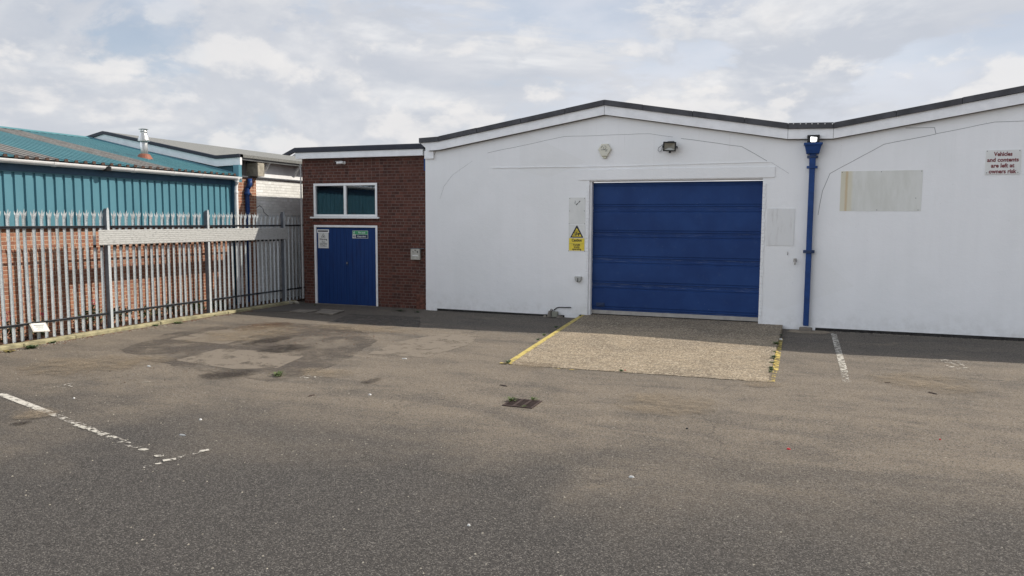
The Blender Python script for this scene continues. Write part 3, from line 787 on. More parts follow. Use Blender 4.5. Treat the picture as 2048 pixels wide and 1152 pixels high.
# double doors
fm = MB()
DF = .055
fm.box((dl, YA-.008, -.02), (dl+DF, YA+.09, dt)); fm.box((drr-DF, YA-.008, -.02), (drr, YA+.09, dt)); fm.box((dl+DF, YA-.008, dt-DF), (drr-DF, YA+.09, dt))
dd = fm.build('double_door', white_p, an, bevel=.005)
xm = aY(692, 540, YA).x+.0
MB().box((dl+DF+.004, YA+.030, .01), (xm-.003, YA+.075, dt-DF-.004)).build('door_leaf', timber, dd, bevel=.003)
MB().box((xm+.003, YA+.030, .01), (drr-DF-.004, YA+.075, dt-DF-.004)).build('door_leaf', timber, dd, bevel=.003)
kp = aY(693.5, 526, YA)
MB().box((kp.x-.03, YA+.018, kp.z-.06), (kp.x+.03, YA+.0295, kp.z+.04)).build('lock_plate', darkblue, dd)
MB().lathe((0, 0, 0), [(.001, 0), (.013, .002), (.013, .014), (.001, .016)], 12)
kn = MB().tube([(kp.x, YA+.002, kp.z), (kp.x, YA+.018, kp.z)], .014, 12).build('door_knob', alu, dd)
MB().box((dl, YA-.05, -.02), (drr, YA+.2, .008)).build('threshold', darkconc, dd)
# brick nib repair at bottom right and small blue overflow pipe at top
MB().box((-8.86, YA-.05, -.03), (-8.56, YA-.0006, .36)).build('brick_repair', mat('rough_brick', (.12, .05, .035), .95, var=.4, vscale=14, bump=.02, bscale=25), an, bevel=.012)
MB().box((-8.62, YA-.05, 3.42), (-8.56, YA-.001, 3.74)).build('overflow_pipe', bluepipe, an, bevel=.006)

# ================================================================== REAR BUILDING (grey roof)
YG = 15.42
rb = thing('rear_workshop', (-16, YG, 0), 'low gabled workshop with grey felt roof and white painted brick side', 'building')
gp = [(aY(430, 311, YG-.1)), (aY(478, 305, YG-.1)), (aY(205, 262, YG-.1))]
kx_, kz_ = gp[0].x, gp[0].z; ex_, ez_ = gp[1].x, gp[1].z; px_, pz_ = gp[2].x, gp[2].z
XE = ex_; XW = -13.4
ml = 2*px_-kx_; el = 2*px_-ex_
gpr = [(el, ez_-.03), (ml, kz_), (px_, pz_), (kx_, kz_), (ex_, ez_-.03)]
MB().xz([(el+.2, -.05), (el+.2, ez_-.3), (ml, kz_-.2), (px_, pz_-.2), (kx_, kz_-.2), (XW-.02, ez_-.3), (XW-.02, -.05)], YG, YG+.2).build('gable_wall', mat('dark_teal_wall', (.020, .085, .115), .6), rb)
MB().xz([(x, z-.085) for x, z in gpr]+[(x, z-.27) for x, z in gpr[::-1]], YG-.07, YG-.001).build('fascia', white_p, rb)
MB().xz([(x, z) for x, z in gpr]+[(x, z-.083) for x, z in gpr[::-1]], YG-.11, YG+.05).build('roof_edge', navy_trim, rb)
rr2 = MB()
for (a, za), (b, zb) in zip(gpr[:-1], gpr[1:]):
    rr2.xz([(a, za-.08), (b, zb-.08), (b, zb-.005), (a, za-.005)], YG-.05, YG+16)
rr2.build('roof', roofgrey, rb)
MB().prism([(XE-.04, YG-.05, ez_-.17), (XE-.02, YG-.05, ez_-.05), (XE-.14, YG-.05, ez_-.03), (XE-.14, YG-.05, ez_-.17)], (0, 12, 0)).build('eaves_gutter', greypaint, rb)
zl = 3.38
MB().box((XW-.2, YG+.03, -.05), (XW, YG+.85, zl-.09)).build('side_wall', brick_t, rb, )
MB().box((XW-.2, YG+.851, -.05), (XW-.003, YG+14, zl-.09)).build('painted_side_wall', brick_w, rb)
MB().box((XW-.2, YG+.03, zl-.088), (XW+.045, YG+14, zl-.05)).build('ledge', steel_dark, rb)
MB().box((XW-.35, YG+.9, zl-.049), (XW-.004, YG+14, ez_-.15)).build('clerestory', white_p, rb)
MB().box((XW-.25, YG+.62, zl-.048), (XW+.26, YG+.88, ez_-.20)).build('concrete_post', concrete, rb, bevel=.01)
MB().box((XW-.35, YG+.05, zl-.049), (XW-.1, YG+.6, ez_-.16)).build('shaded_beam', mat('taupe_shade', (.16, .15, .14), .8), rb)  # beam's shadow put into its dark taupe colour
for yy in (YG+1.15, YG+2.45, YG+3.8):
    MB().prism([(XW-.10, yy, zl-.04), (XW-.04, yy, zl-.04), (XE-.06, yy, ez_-.175), (XE-.13, yy, ez_-.175)], (0, .035, 0)).build('eaves_bracket', white_p, rb)
bp = MB().tube([(XW+.07, YG+.42, .05), (XW+.07, YG+.42, 2.85)], .058, 14).build('drainpipe', bluepipe, rb, smooth=True)
MB().tube([(XW+.07, YG+.42, 2.98), (XW+.09, YG+.50, 3.12), (XW+.09, YG+.50, 3.26)], .062, 14).build('pipe_elbow', bluepipe, bp, smooth=True)
MB().lathe((XW+.07, YG+.42, 2.85), [(.06, -.02), (.085, 0), (.085, .05), (.065, .06), (.062, .16)], 16).build('collar', bluepipe, bp)
cb = MB().tube([(XW+.02, YG+.83, 2.52), (XW+.10, YG+.85, 2.58), (XW+.10, YG+.98, 2.50), (XW+.03, YG+1.1, 2.40), (XW+.02, YG+1.3, 2.30)], .008, 6).build('loose_cable', black, rb)

# ================================================================== far gable behind the annex
fw = thing('far_warehouse', (-14, 30, 0), 'dark verge of a distant gabled roof just left of the brick annex', 'warehouse')
pa, pb = aY(566, 310, 30), aY(588, 296, 30)
sl2 = (pb.z-pa.z)/(pb.x-pa.x)
hp = [(pa.x, pa.z), (pb.x+.1, pb.z), (pa.x+8, pb.z)]
MB().xz(hp+[(x, z-.16) for x, z in hp[::-1]], 29.9, 30.1).build('roof_edge', navy_trim, fw)
MB().xz([(pa.x+.3, 0), (pa.x+.3, pa.z-.15), (pb.x+.1, pb.z-.17), (pa.x+7.7, pb.z-.17), (pa.x+7.7, 0)], 30.1, 31).build('wall', white_p, fw)

# ================================================================== TEAL BUILDING
YE = 15.30; YS = 3.0
tb = thing('teal_workshop', (XT-3, 10, 0), 'teal metal clad workshop with orange brick base and shallow corrugated roof', 'workshop')
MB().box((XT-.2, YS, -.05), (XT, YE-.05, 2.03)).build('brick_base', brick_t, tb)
MB().box((XT-.25, YE-.26, -.05), (XT-.005, YE-.055, 3.2)).build('corner_wall', tealdark, tb)
cl = MB(); y = YS; pts = []
while y < YE-.12:
    pts += [(y, 0), (y+.138, 0), (y+.150, -.034), (y+.188, -.034)]; y += .2
pts.append((min(y, YE-.07), 0))
for (ya, xa), (yb, xb) in zip(pts[:-1], pts[1:]):
    cl.face([(XT+.05+xa, ya, 2.045), (XT+.05+xb, yb, 2.045), (XT+.05+xb, yb, 3.06), (XT+.05+xa, ya, 3.06)])
cl.build('wall_cladding', teal, tb)
MB().box((XT-.05, YS, 2.05), (XT+.012, YE-.06, 3.06)).build('cladding_backing', tealdark, tb)
MB().box((XT, YS, 2.025), (XT+.068, YE-.06, 2.046)).box((XT+.02, YS, 3.0605), (XT+.075, YE-.06, 3.20)).build('flashing', tealdark, tb)  # upper strip's dark tone also carries the gutter's shadow
MB().box((XT+.0165, YS, 3.045), (XT+.060, YE-.06, 3.0604)).build('top_flashing', teal, tb)
# gutter (half round, open)
gx, gz_ = -13.115, 3.265
gt = MB(); n = 10
o1 = [(gx+.080*math.cos(math.pi+math.pi*k/n), gz_+.080*math.sin(math.pi+math.pi*k/n)) for k in range(n+1)]
i1 = [(gx+.074*math.cos(math.pi+math.pi*k/n), gz_+.074*math.sin(math.pi+math.pi*k/n)) for k in range(n+1)][::-1]
gt.prism([(x, YS, z) for x, z in o1+i1], (0, YE+.02-YS, 0))
gutter = gt.build('gutter', upvc, tb)
for yy in (aX(107, 327, gx).y, aX(267, 340, gx).y, aX(346, 345, gx).y, aX(403, 350, gx).y):
    oo = [(gx+.087*math.cos(math.pi+math.pi*k/n), gz_+.087*math.sin(math.pi+math.pi*k/n)) for k in range(n+1)]
    ii = [(gx+.0805*math.cos(math.pi+math.pi*k/n), gz_+.0805*math.sin(math.pi+math.pi*k/n)) for k in range(n+1)][::-1]
    MB().prism([(x, yy-.04, z) for x, z in oo+ii], (0, .08, 0)).build('gutter_joint', upvc, gutter)
yy = aX(212, 336, gx).y
MB().lathe((gx+.01, yy, gz_-.07), [(.03, -.03), (.088, -.02), (.092, .06), (.05, .085)], 9).build('gutter_patch', rubber, gutter)
MB().tube([(gx, YE-.09, gz_-.04), (gx, YE-.09, gz_-.16), (gx-.03, YE-.09, gz_-.24), (gx-.03, YE-.09, .08)], .048, 16).build('white_downpipe', upvc, tb, smooth=True)
MB().lathe((gx, YE-.09, gz_), [(.08, .0), (.075, -.05), (.056, -.10), (.054, -.13)], 16).build('gutter_outlet', upvc, gutter)
MB().lathe((gx-.03, YE-.09, 2.88), [(.049, -.03), (.056, -.02), (.056, .03), (.049, .04)], 16).build('pipe_joint', upvc, gutter)
# roof
RX, RZ = -18.25, 4.39; EX, EZ = -13.13, 3.305
dRo = Vector((RX-EX, 0, RZ-EZ)); nR = Vector((-dRo.z, 0, dRo.x)).normalized()
if nR.z < 0: nR = -nR
def roofstrip(ya, yb, m, name, y_ph):
    mb = MB(); y = ya; pts = [(ya, 0.0)]
    k = math.floor((ya)/.2)*.2
    q = k
    while q < yb:
        for o, h in ((.0, 0), (.10, 0), (.118, .034), (.178, .034), (.196, 0)):
            yy = q+o
            if ya < yy < yb: pts.append((yy, h))
        q += .2
    pts.append((yb, 0))
    N = 10
    for (y0, h0), (y1, h1) in zip(pts[:-1], pts[1:]):
        a0 = Vector((EX, y0, EZ))+nR*h0; a1 = Vector((EX, y1, EZ))+nR*h1
        mb.face([a0, a1, a1+dRo, a0+dRo])
        mb.face([a0, a1, Vector((EX, y1, EZ))-nR*.012, Vector((EX, y0, EZ))-nR*.012]) if (h0 or h1) else None
    return mb.build(name, m, tb)
rl = []
for (pa_, pb_) in ((31, 120), (279, 352)):
    ya = aX(pa_, 318, EX).y; yb = aX(pb_, 330, EX).y; rl.append((ya, yb))
cur = YS
for ya, yb in rl:
    roofstrip(cur, ya, tealroof, 'roof_sheet', 0); roofstrip(ya, yb, fibre, 'rooflight', 0); cur = yb
roofstrip(cur, YE, tealroof, 'roof_sheet', 0)
# other slope and ridge cap
MB().face([(RX, YS, RZ), (RX, YE, RZ), (RX-5.1, YE, EZ), (RX-5.1, YS, EZ)]).build('far_roof_slope', tealroof, tb)
MB().prism([(RX+.22, YS, RZ-.01), (RX, YS, RZ+.055), (RX-.22, YS, RZ-.01), (RX, YS, RZ+.03)], (0, YE-YS, 0)).build('ridge_cap', tealroof, tb)
vg = MB()
vg.prism([(EX+.02, YE-.02, EZ-.12), (EX+.02, YE-.02, EZ+.05), (RX, YE-.02, RZ+.065), (RX, YE-.02, RZ-.12)], (0, .05, 0))
vg.build('verge_trim', teal, tb)
MB().box((EX-.12, YE-.05, EZ-.16), (EX+.05, YE+.06, EZ+.26)).build('eaves_stop', teal, tb)
# rusty rib ends at the eaves
q = math.ceil(YS/.2)*.2; re0 = None
while q < YE-.2:
    if re0 is None:
        re0 = MB().prism([(EX+.006, q+.108, EZ-.012), (EX+.006, q+.190, EZ-.012), (EX+.006, q+.176, EZ+.036), (EX+.006, q+.120, EZ+.036)], (.022, 0, .002)).build('sheet_end', rustend, tb); q0 = q
    else:
        o = re0.copy(); col.objects.link(o); o.parent = tb; o.location = (random.uniform(-.01, .006), q-q0+random.uniform(-.008, .008), random.uniform(-.008, .004)); o.rotation_euler = (0, 0, R(random.uniform(-.05, .05)))
    q += .2
MB().xz([(EX+.0, EZ-.14), (EX-5, RZ-.15), (RX, RZ-.02), (RX-5, EZ-.02), (RX-5, 0), (EX-.2, 0)], YE-.16, YE-.08).build('end_wall', tealdark, tb)
# flue
fb = None
fl = ray(289, 318)
# intersect with the roof plane
tt = nR.dot(Vector((EX, 0, EZ))-CAM)/nR.dot(fl); fb = CAM+fl*tt
flue = MB().tube([fb+Vector((0, 0, -.1)), fb+Vector((0, 0, .55))], .085, 18).build('flue', stainless, tb, smooth=True)
MB().lathe(fb, [(.20, -.06), (.19, .0), (.13, .10), (.10, .12)], 18).build('flue_flashing', terracotta, flue)
MB().lathe(fb, [(.13, .42), (.13, .46), (.09, .56), (.075, .60), (.075, .62)], 18).build('storm_collar', stainless, flue)
cg = MB()
for k in range(8):
    a = k*math.pi/4; cg.box((fb.x+.068*math.cos(a)-.008, fb.y+.068*math.sin(a)-.008, fb.z+.60), (fb.x+.068*math.cos(a)+.008, fb.y+.068*math.sin(a)+.008, fb.z+.70))
cg.lathe(fb, [(.11, .70), (.11, .71), (.02, .725)], 18); cg.lathe(fb, [(.08, .645), (.085, .65), (.08, .66)], 18)
cg.build('flue_cap', stainless, flue)

# ================================================================== PALISADE FENCE
rail_m = mat('shaded_dark_steel', (.10, .108, .12), .5, .3, var=.3, vscale=8)  # shading of the rails put into their dark colour
post_m = mat('shaded_grey_steel', (.16, .175, .20), .55, .2, var=.2, vscale=6)  # shaded side of the posts put into a darker body colour
fe = thing('palisade_fence', (XF, 12, 0), 'galvanised steel palisade fence with pointed pales beside the brick wall', 'fence')
def pale_mesh():
    mb = MB(); W = .033
    sec = [(-W, .012), (-W*.62, -.006), (-W*.22, .006), (0, .001), (W*.22, .006), (W*.62, -.006), (W, .012)]   # (y, x)
    T = .0028
    z0, z1 = .045, 2.20
    for (ya, xa), (yb, xb) in zip(sec[:-1], sec[1:]):
        mb.face([(xa, ya, z0), (xb, yb, z0), (xb, yb, z1), (xa, ya, z1)])
    # shoulder that widens, then three splayed, slightly dished points
    wide = 1.30
    up = [(xa+.010, ya*wide) for ya, xa in sec]
    for i in range(6):
        (ya, xa), (yb, xb) = sec[i], sec[i+1]
        mb.face([(xa, ya, z1), (xb, yb, z1), (up[i+1][0], up[i+1][1], z1+.055), (up[i][0], up[i][1], z1+.055)])
    zc_ = z1+.055
    def prong(i0, i1, mid, tip):
        ms = []
        for i in range(i0, i1+1):
            f = (i-i0)/(i1-i0)-.5; ms.append((mid[0], mid[1]+f*.030, mid[2]))
        for i in range(i0, i1):
            mb.face([(up[i][0], up[i][1], zc_), (up[i+1][0], up[i+1][1], zc_), ms[i+1-i0], ms[i-i0]])
            mb.face([ms[i-i0], ms[i+1-i0], tip])
    prong(0, 2, (.016, -.040, zc_+.04), (.022, -.056, zc_+.085))
    prong(1, 5, (.020, .006, zc_+.055), (.034, .006, zc_+.125))
    prong(4, 6, (.016, .040, zc_+.04), (.022, .056, zc_+.085))
    return mb
MATS['galvanised_steel'].use_backface_culling = False
p0 = MB(); pm = pale_mesh()
y = 7.05; posts = [8.29, 10.97, 13.65, 16.38]
first = None
while y < 17.45:
    if all(abs(y-pp) > .05 for pp in posts):
        if first is None:
            pm_b = pm.b; me = bpy.data.meshes.new('pale'); pm_b.to_mesh(me); me.materials.append(galv)
            first = bpy.data.objects.new('pale', me); o = first
        else: o = first.copy()
        col.objects.link(o); o.parent = fe
        o.location = Vector((random.uniform(-.002, .002), y-12, random.uniform(-.006, .006)))
        o.rotation_euler = (R(random.uniform(-.45, .45)), R(random.uniform(-.3, .3)), R(random.uniform(-6, 6)))
    y += .1525
posto = None
X0 = XF-.008; X1 = XF+.102
for pp in posts:
    if posto is None:
        posto = MB().box((X0, pp-.024, -.05), (X1-.007, pp+.024, 2.36)).prism([(X0, pp-.024, 2.36), (X1-.007, pp-.024, 2.36), (X1-.007, pp-.024, 2.41), (X0+.04, pp-.024, 2.41)], (0, .048, 0)).build('post', post_m, fe)
        flo = MB().prism([(X1-.006, pp-.028, -.05), (X1-.006, pp+.028, -.05), (X1-.006, pp+.028, 2.37), (X1-.006, pp+.012, 2.425), (X1-.006, pp-.012, 2.425), (X1-.006, pp-.028, 2.37)], (.008, 0, 0)).build('flange', galv, posto)
    else:
        o = posto.copy(); col.objects.link(o); o.parent = fe; o.location.y = pp-posts[0]
        f_ = flo.copy(); col.objects.link(f_); f_.parent = o
ends = [7.0]+posts+[17.5]
for a, b in zip(ends[:-1], ends[1:]):
    for z, k in ((2.055, 1), (.345, 1)):
        MB().box((XF+.016, a+.004, z-.022), (XF+.021, b-.004, z+.022)).box((XF+.021, a+.004, z+.017), (XF+.058, b-.004, z+.022)).build('rail', rail_m, fe)
# ribbed galvanised panel bolted across the fence
ya, yb = aX(198, 470, XF+.13).y, aX(577, 465, XF+.13).y
pn = thing('ribbed_panel', (XF+.12, (ya+yb)/2, 1.85), 'long ribbed galvanised sheet fixed horizontally near the top of the palisade fence', 'metal panel')
sec = []; z = 1.70; nr = 7; H_ = .295/nr
for k in range(nr):
    sec += [(XF+.116, z+k*H_), (XF+.116, z+k*H_+H_*.12), (XF+.121, z+k*H_+H_*.22), (XF+.121, z+k*H_+H_*.90)]
sec.append((XF+.116, z+nr*H_))
pmb = MB()
for (xa, za), (xb, zb) in zip(sec[:-1], sec[1:]): pmb.face([(xa, ya, za), (xa, yb, za), (xb, yb, zb), (xb, ya, zb)])
def perf_fn(t, b, p, c):
    x, y, z = t.sep(p)
    n = t.noise(t.scale(p, (1, 9, 30)), 1.6, 4, .7)
    return t.mix(t.ramp(n, .5, .62, 0, .5), (.50, .50, .48), (.20, .20, .19))
pmb.build('ribbed_sheet', mat('streaky_galvanised', rough=.5, metal=.15, fn=perf_fn), pn)
MB().box((XF+.1035, ya+.02, 1.72), (XF+.1115, yb-.02, 1.97)).build('backing_strip', galv, pn)
clip0 = None
y = 7.05
while y < 16.4:
    if y > ya-.05:
        if clip0 is None:
            clip0 = MB().box((XF+.016, y-.026, 1.655), (XF+.040, y+.026, 1.705)).build('clip', black, pn); y0c = y
        else:
            o = clip0.copy(); col.objects.link(o); o.parent = pn; o.location.y = y-y0c
    y += .1525
# small white notice tilted on the lower rail
nc = aX(79, 654, XF+.09)
nt = thing('notice', (nc.x, nc.y, nc.z), 'small white printed notice tilted on the lower fence rail', 'notice')
tfm = Matrix.Translation(nc) @ Matrix.Rotation(R(-5), 4, 'X') @ Matrix.Rotation(R(-38), 4, 'Y')
MB().box((-.008, -.16, -.10), (.0, .16, .10), tfm).build('tray', alu, nt)
MB().box((.0005, -.135, -.08), (.004, .135, .08), tfm).build('card', offwhite, nt)
ln = MB().box((.0045, -.10, .03), (.0065, .10, .045), tfm).box((.0045, -.075, .008), (.0065, .08, .016), tfm).box((.0045, -.09, -.015), (.0065, .085, -.008), tfm).box((.0045, -.05, -.035), (.0065, .05, -.028), tfm).box((.0045, -.08, -.058), (.0065, .08, -.052), tfm)
ln.build('print', greytext, nt)

# ================================================================== SIGNS AND FITTINGS ON THE WALLS
def plate(name, px0, py0, px1, py1, m, label, cat, Y=YF, th=.006, group=None, part='panel', bev=0):
    a = aY(px0, py1, Y); b = aY(px1, py0, Y)
    c = ((a.x+b.x)/2, Y, a.z)
    t = thing(name, c, label, cat, group)
    MB().box((a.x, Y-th, a.z), (b.x, Y-.0008, b.z)).build(part, m, t, bevel=bev)
    return t, a.x, a.z, b.x, b.z
def screws(t, pts, Y, m=steel_dark):
    s = MB()
    for x, z in pts: s.tube([(x, Y-.004, z), (x, Y, z)], .008, 8)
    s.build('screw', m, t)
# parking disclaimer
t, x0, z0, x1, z1 = plate('parking_sign', 1969, 299, 2042, 349, offwhite, 'white wall sign with maroon lettering about vehicles left at owners risk', 'sign', th=.014)
L = (z1-z0)
for i, s in enumerate(('Vehicles', 'and contents', 'are left at', 'owners risk')):
    text('lettering', s, (x0+x1)/2, z1-.078-i*.107, YF-.0155, .105, redtext, t, 1.0, .0035, wd=(.39, .66, .49, .58)[i]*(x1-x0)/.73)
screws(t, [(x0+.03, z0+.03), (x1-.03, z0+.03), (x0+.02, z1-.02), (x1-.02, z1-.02)], YF-.014)
# blank plates
t, x0, z0, x1, z1 = plate('blank_sign', 1137.5, 395, 1171, 448.5, offwhite, 'blank off white sign plate above the yellow caution sign', 'sign', th=.005)
screws(t, [(x0+.02, z1-.02), (x1-.02, z1-.02), (x0+.02, (z0+z1)/2), (x1-.02, (z0+z1)/2), (x0+.01, z0+.01), (x1-.01, z0+.01)], YF-.005)
sm = MB().prism([((x0+x1)/2-.03, YF-.007, z1-.16), ((x0+x1)/2-.015, YF-.007, z1-.175), ((x0+x1)/2+.025, YF-.007, z1-.135), ((x0+x1)/2+.01, YF-.007, z1-.12)], (0, .0015, 0))
sm.prism([((x0+x1)/2+.025, YF-.007, z1-.11), ((x0+x1)/2+.035, YF-.007, z1-.125), ((x0+x1)/2+.075, YF-.007, z1-.085), ((x0+x1)/2+.065, YF-.007, z1-.07)], (0, .0015, 0))
sm.build('faded_mark', blacktext, t)
sm = MB(); cx = (x0+x1)/2
sm.ribbon([(cx-.04, z1-.15), (cx-.055, z1-.12), (cx-.04, z1-.10), (cx-.05, z1-.07)], .010, YF-.0055, .001); sm.build('faded_smoke', greytext, t)
# caution sign
t, x0, z0, x1, z1 = plate('caution_sign', 1137, 450, 1170.5, 502, offwhite, 'yellow and white caution sign for forklift trucks left of the roller door', 'sign', th=.006)
W_ = x1-x0; cx = (x0+x1)/2
ztri = z1-.015; zt0 = z0+(z1-z0)*.50
MB().xz([(cx-.155, zt0+.01), (cx+.155, zt0+.01), (cx+.012, ztri), (cx-.012, ztri)], YF-.0085, YF-.0062).build('triangle_border', blacktext, t)
MB().xz([(cx-.112, zt0+.035), (cx+.112, zt0+.035), (cx, ztri-.055)], YF-.0105, YF-.0087).build('triangle', yellow, t)
fk = MB(); y_ = YF-.0125; zb_ = zt0+.05
for ox in (-.02, .045): fk.lathe((0, 0, 0), [(.001, 0), (.001, .0001)], 4) if False else fk.xz([(cx+ox+.016*math.cos(k*math.pi/5), zb_+.014+.016*math.sin(k*math.pi/5)) for k in range(10)], y_, y_+.0018)
fk.xz([(cx-.04, zb_+.03), (cx+.07, zb_+.03), (cx+.072, zb_+.062), (cx+.03, zb_+.066), (cx+.02, zb_+.05), (cx-.03, zb_+.05)], y_-.0003, y_+.0016)
fk.ribbon([(cx-.032, zb_+.04), (cx-.022, zb_+.115), (cx+.018, zb_+.115), (cx+.034, zb_+.06)], .009, y_+.001, .0015)
fk.ribbon([(cx-.052, zb_+.12), (cx-.052, zb_+.012), (cx-.088, zb_+.012)], .009, y_+.001, .0015)
fk.xz([(cx-.010, zb_+.052), (cx+.012, zb_+.052), (cx+.004, zb_+.092), (cx-.012, zb_+.092)], y_-.0005, y_+.0014)
fk.build('forklift_symbol', blacktext, t)
MB().xz([(x0+.012, z0+.012), (x1-.012, z0+.012), (x1-.012, zt0-.004), (x0+.012, zt0-.004)], YF-.0085, YF-.0062).build('yellow_field', yellow, t)
MB().xz([(x0+.014, z0+.166), (x1-.014, z0+.166), (x1-.014, z0+.170), (x0+.014, z0+.170)], YF-.0095, YF-.0086).build('rule', greytext, t)
text('lettering', 'Caution', cx, zt0-.050, YF-.0095, .088, blacktext, t, 1, .0028, wd=.235)
for i, s in enumerate(('Forklift', 'trucks', 'operating')): text('lettering', s, cx, z0+.142-i*.047, YF-.0095, .062, blacktext, t, 1, .0016, wd=(.16, .135, .215)[i])
screws(t, [(x0+.005, z0+.003), (x1-.005, z0+.003)], YF-.006)
# grey square sheet right of the door, stained sheet beyond the pipe
t, x0, z0, x1, z1 = plate('blank_sheet', 1532, 417, 1590, 490.5, grub, 'grubby white square sheet between the roller door and blue drainpipe', 'panel', th=.010)
RSXa = aY(1692, 380, YF).x; RSX = RSXa
stain_m = mat('rust_streaked_sheet', rough=.75, fn=rust_panel_fn)
t, x0, z0, x1, z1 = plate('stained_sheet', 1679, 340, 1846, 422, stain_m, 'wide faded sheet with a rust streak, between drainpipe and parking sign', 'panel', th=.005)
screws(t, [(x0+.02, z1-.02), (x1-.02, z1-.02), ((x0+x1)/2, z1-.02), ((x0+x1)/2-.05, z0+.02), (x1-.05, z0+.02), (x1-.1, z0+.25)], YF-.005)
# alarm box
c = aY(1210, 301, YF)
t = thing('alarm_box', (c.x, YF, c.z-.15), 'cream hexagonal burglar alarm box under the gable peak', 'alarm box')
hexo = [(-.075, .145), (.075, .145), (.150, .02), (.065, -.135), (-.065, -.135), (-.150, .02)]
MB().loft([[(c.x+x*s, YF-y_, c.z+z*s) for x, z in hexo] for s, y_ in ((1, .001), (1, .045), (.90, .062))]).build('cover', cream, t, bevel=.006)
MB().loft([[(c.x+x, YF-y_, c.z+z) for x, z in ((-.05, -.136), (.05, -.136), (.035, -.175), (-.035, -.175))] for y_ in (.005, .05)]).build('strobe', mat('strobe_lens', (.50, .48, .36), .3), t, bevel=.004)
lg = MB()
sp = [(c.x-.005+(.012+.004*k)*math.cos(R(60+k*38)), c.z+.055+(.012+.0033*k)*math.sin(R(60+k*38))) for k in range(11)]
lg.ribbon(sp, .008, YF-.063, .002)
lg.ribbon([(c.x-.075+.07*(1-math.cos(a)), c.z+.045+.055*math.sin(a)) for a in [k*.2 for k in range(7)]], .009, YF-.063, .002)
for k in range(8): lg.box((c.x-.075+k*.019, YF-.065, c.z+.004), (c.x-.063+k*.019, YF-.063, c.z+.018))
lg.box((c.x+.015, YF-.065, c.z-.022), (c.x+.07, YF-.063, c.z-.010))
lg.build('logo', greytext, t)
# floodlight over the door
c = aY(1339, 293, YF-.16)
t = thing('floodlight', (c.x, YF, c.z), 'black framed floodlight on the white wall above the roller door', 'floodlight')
tf = Matrix.Translation((c.x, YF-.15, c.z)) @ Matrix.Rotation(R(3), 4, 'Y') @ Matrix.Rotation(R(14), 4, 'X')
b = MB().box((-.135, -.02, .075), (.135, .02, .10), tf).box((-.135, -.02, -.10), (.135, .02, -.075), tf).box((-.135, -.02, -.0749), (-.11, .02, .0749), tf).box((.11, -.02, -.0749), (.135, .02, .0749), tf)
b.build('rim', black, t, bevel=.004)
MB().loft([[tf @ Vector(p) for p in ((-.13, .021, -.095), (.13, .021, -.095), (.13, .021, .095), (-.13, .021, .095))], [tf @ Vector(p) for p in ((-.08, .09, -.06), (.08, .09, -.06), (.08, .09, .06), (-.08, .09, .06))]]).build('housing', black, t)
rfm = MB()
for q in (((-.11, -.005, .075), (.11, -.005, .075), (.03, .015, .01), (-.03, .015, .01)), ((-.11, -.005, -.075), (.11, -.005, -.075), (.03, .015, -.03), (-.03, .015, -.03)), ((-.11, -.005, .075), (-.11, -.005, -.075), (-.03, .015, -.03), (-.03, .015, .01)), ((.11, -.005, .075), (.11, -.005, -.075), (.03, .015, -.03), (.03, .015, .01)), ((-.03, .015, .01), (.03, .015, .01), (.03, .015, -.03), (-.03, .015, -.03))):
    rfm.face([tf @ Vector(p) for p in q])
rfm.build('reflector', reflector, t)
MB().tube([tf @ Vector((-.14, 0, .05)), (c.x-.19, YF-.10, c.z+.02), (c.x-.25, YF-.05, c.z-.01), (c.x-.265, YF-.04, c.z-.06), (c.x-.23, YF-.03, c.z-.10), (c.x-.19, YF-.02, c.z-.06), (c.x-.17, YF-.01, c.z+.03)], .006, 6).build('cable', greypaint, t)
MB().box((c.x-.155, YF-.16, c.z-.01), (c.x-.14, YF-.001, c.z+.03)).box((c.x+.14, YF-.16, c.z-.03), (c.x+.152, YF-.001, c.z+.01)).box((c.x-.02, YF-.13, c.z-.135), (c.x+.03, YF-.09, c.z-.095)).box((c.x-.05, YF-.13, c.z+.10), (c.x+.09, YF-.08, c.z+.115)).build('bracket', black, t)
# black box with emissive face, standing for the bright patch above the hopper
c = aY(1623, 278.5, YF-.19)
t = thing('glow_box', (HX, YF-.19, hz1), 'small black box with glowing white face standing on the blue hopper', 'glow_box')
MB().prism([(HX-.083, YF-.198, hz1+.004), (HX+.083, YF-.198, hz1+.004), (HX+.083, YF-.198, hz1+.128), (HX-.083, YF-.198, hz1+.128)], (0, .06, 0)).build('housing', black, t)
MB().prism([(HX-.045, YF-.203, hz1+.012), (HX+.04, YF-.203, hz1+.012), (HX+.062, YF-.203, hz1+.030), (HX+.066, YF-.203, hz1+.100), (HX-.052, YF-.203, hz1+.114), (HX-.058, YF-.203, hz1+.05)], (0, .0045, 0)).build('glowing_face', glow_white, t)
# half-round socket, hose tap, hook
c = aY(1157, 558, YF)
t = thing('wall_socket', (c.x, YF, c.z), 'grey half-round outdoor socket beside the foot of the roller door', 'socket')
MB().loft([[(c.x+.085*s*x, YF-y_, c.z+.075*s*z) for x, z in ((-1, .75), (-.9, .85), (.9, .85), (1, .75), (.95, 0), (.6, -.7), (0, -1), (-.6, -.7), (-.95, 0))] for s, y_ in ((1, .001), (1, .05), (.8, .07))]).build('cover', mat('grey_plastic', (.40, .40, .37), .5), t, smooth=False, bevel=.005)
MB().box((c.x-.006, YF-.075, c.z-.07), (c.x+.010, YF-.0705, c.z+.03)).build('slot', black, t)
c = aY(1590, 523, YF)
t = thing('hose_tap', (c.x, YF, c.z), 'small weathered metal tap on the white wall left of the drainpipe', 'tap')
MB().tube([(c.x, YF, c.z+.02), (c.x, YF-.06, c.z+.02), (c.x, YF-.085, c.z+.0), (c.x, YF-.09, c.z-.06)], .015, 10).build('spout', alu, t, smooth=True)
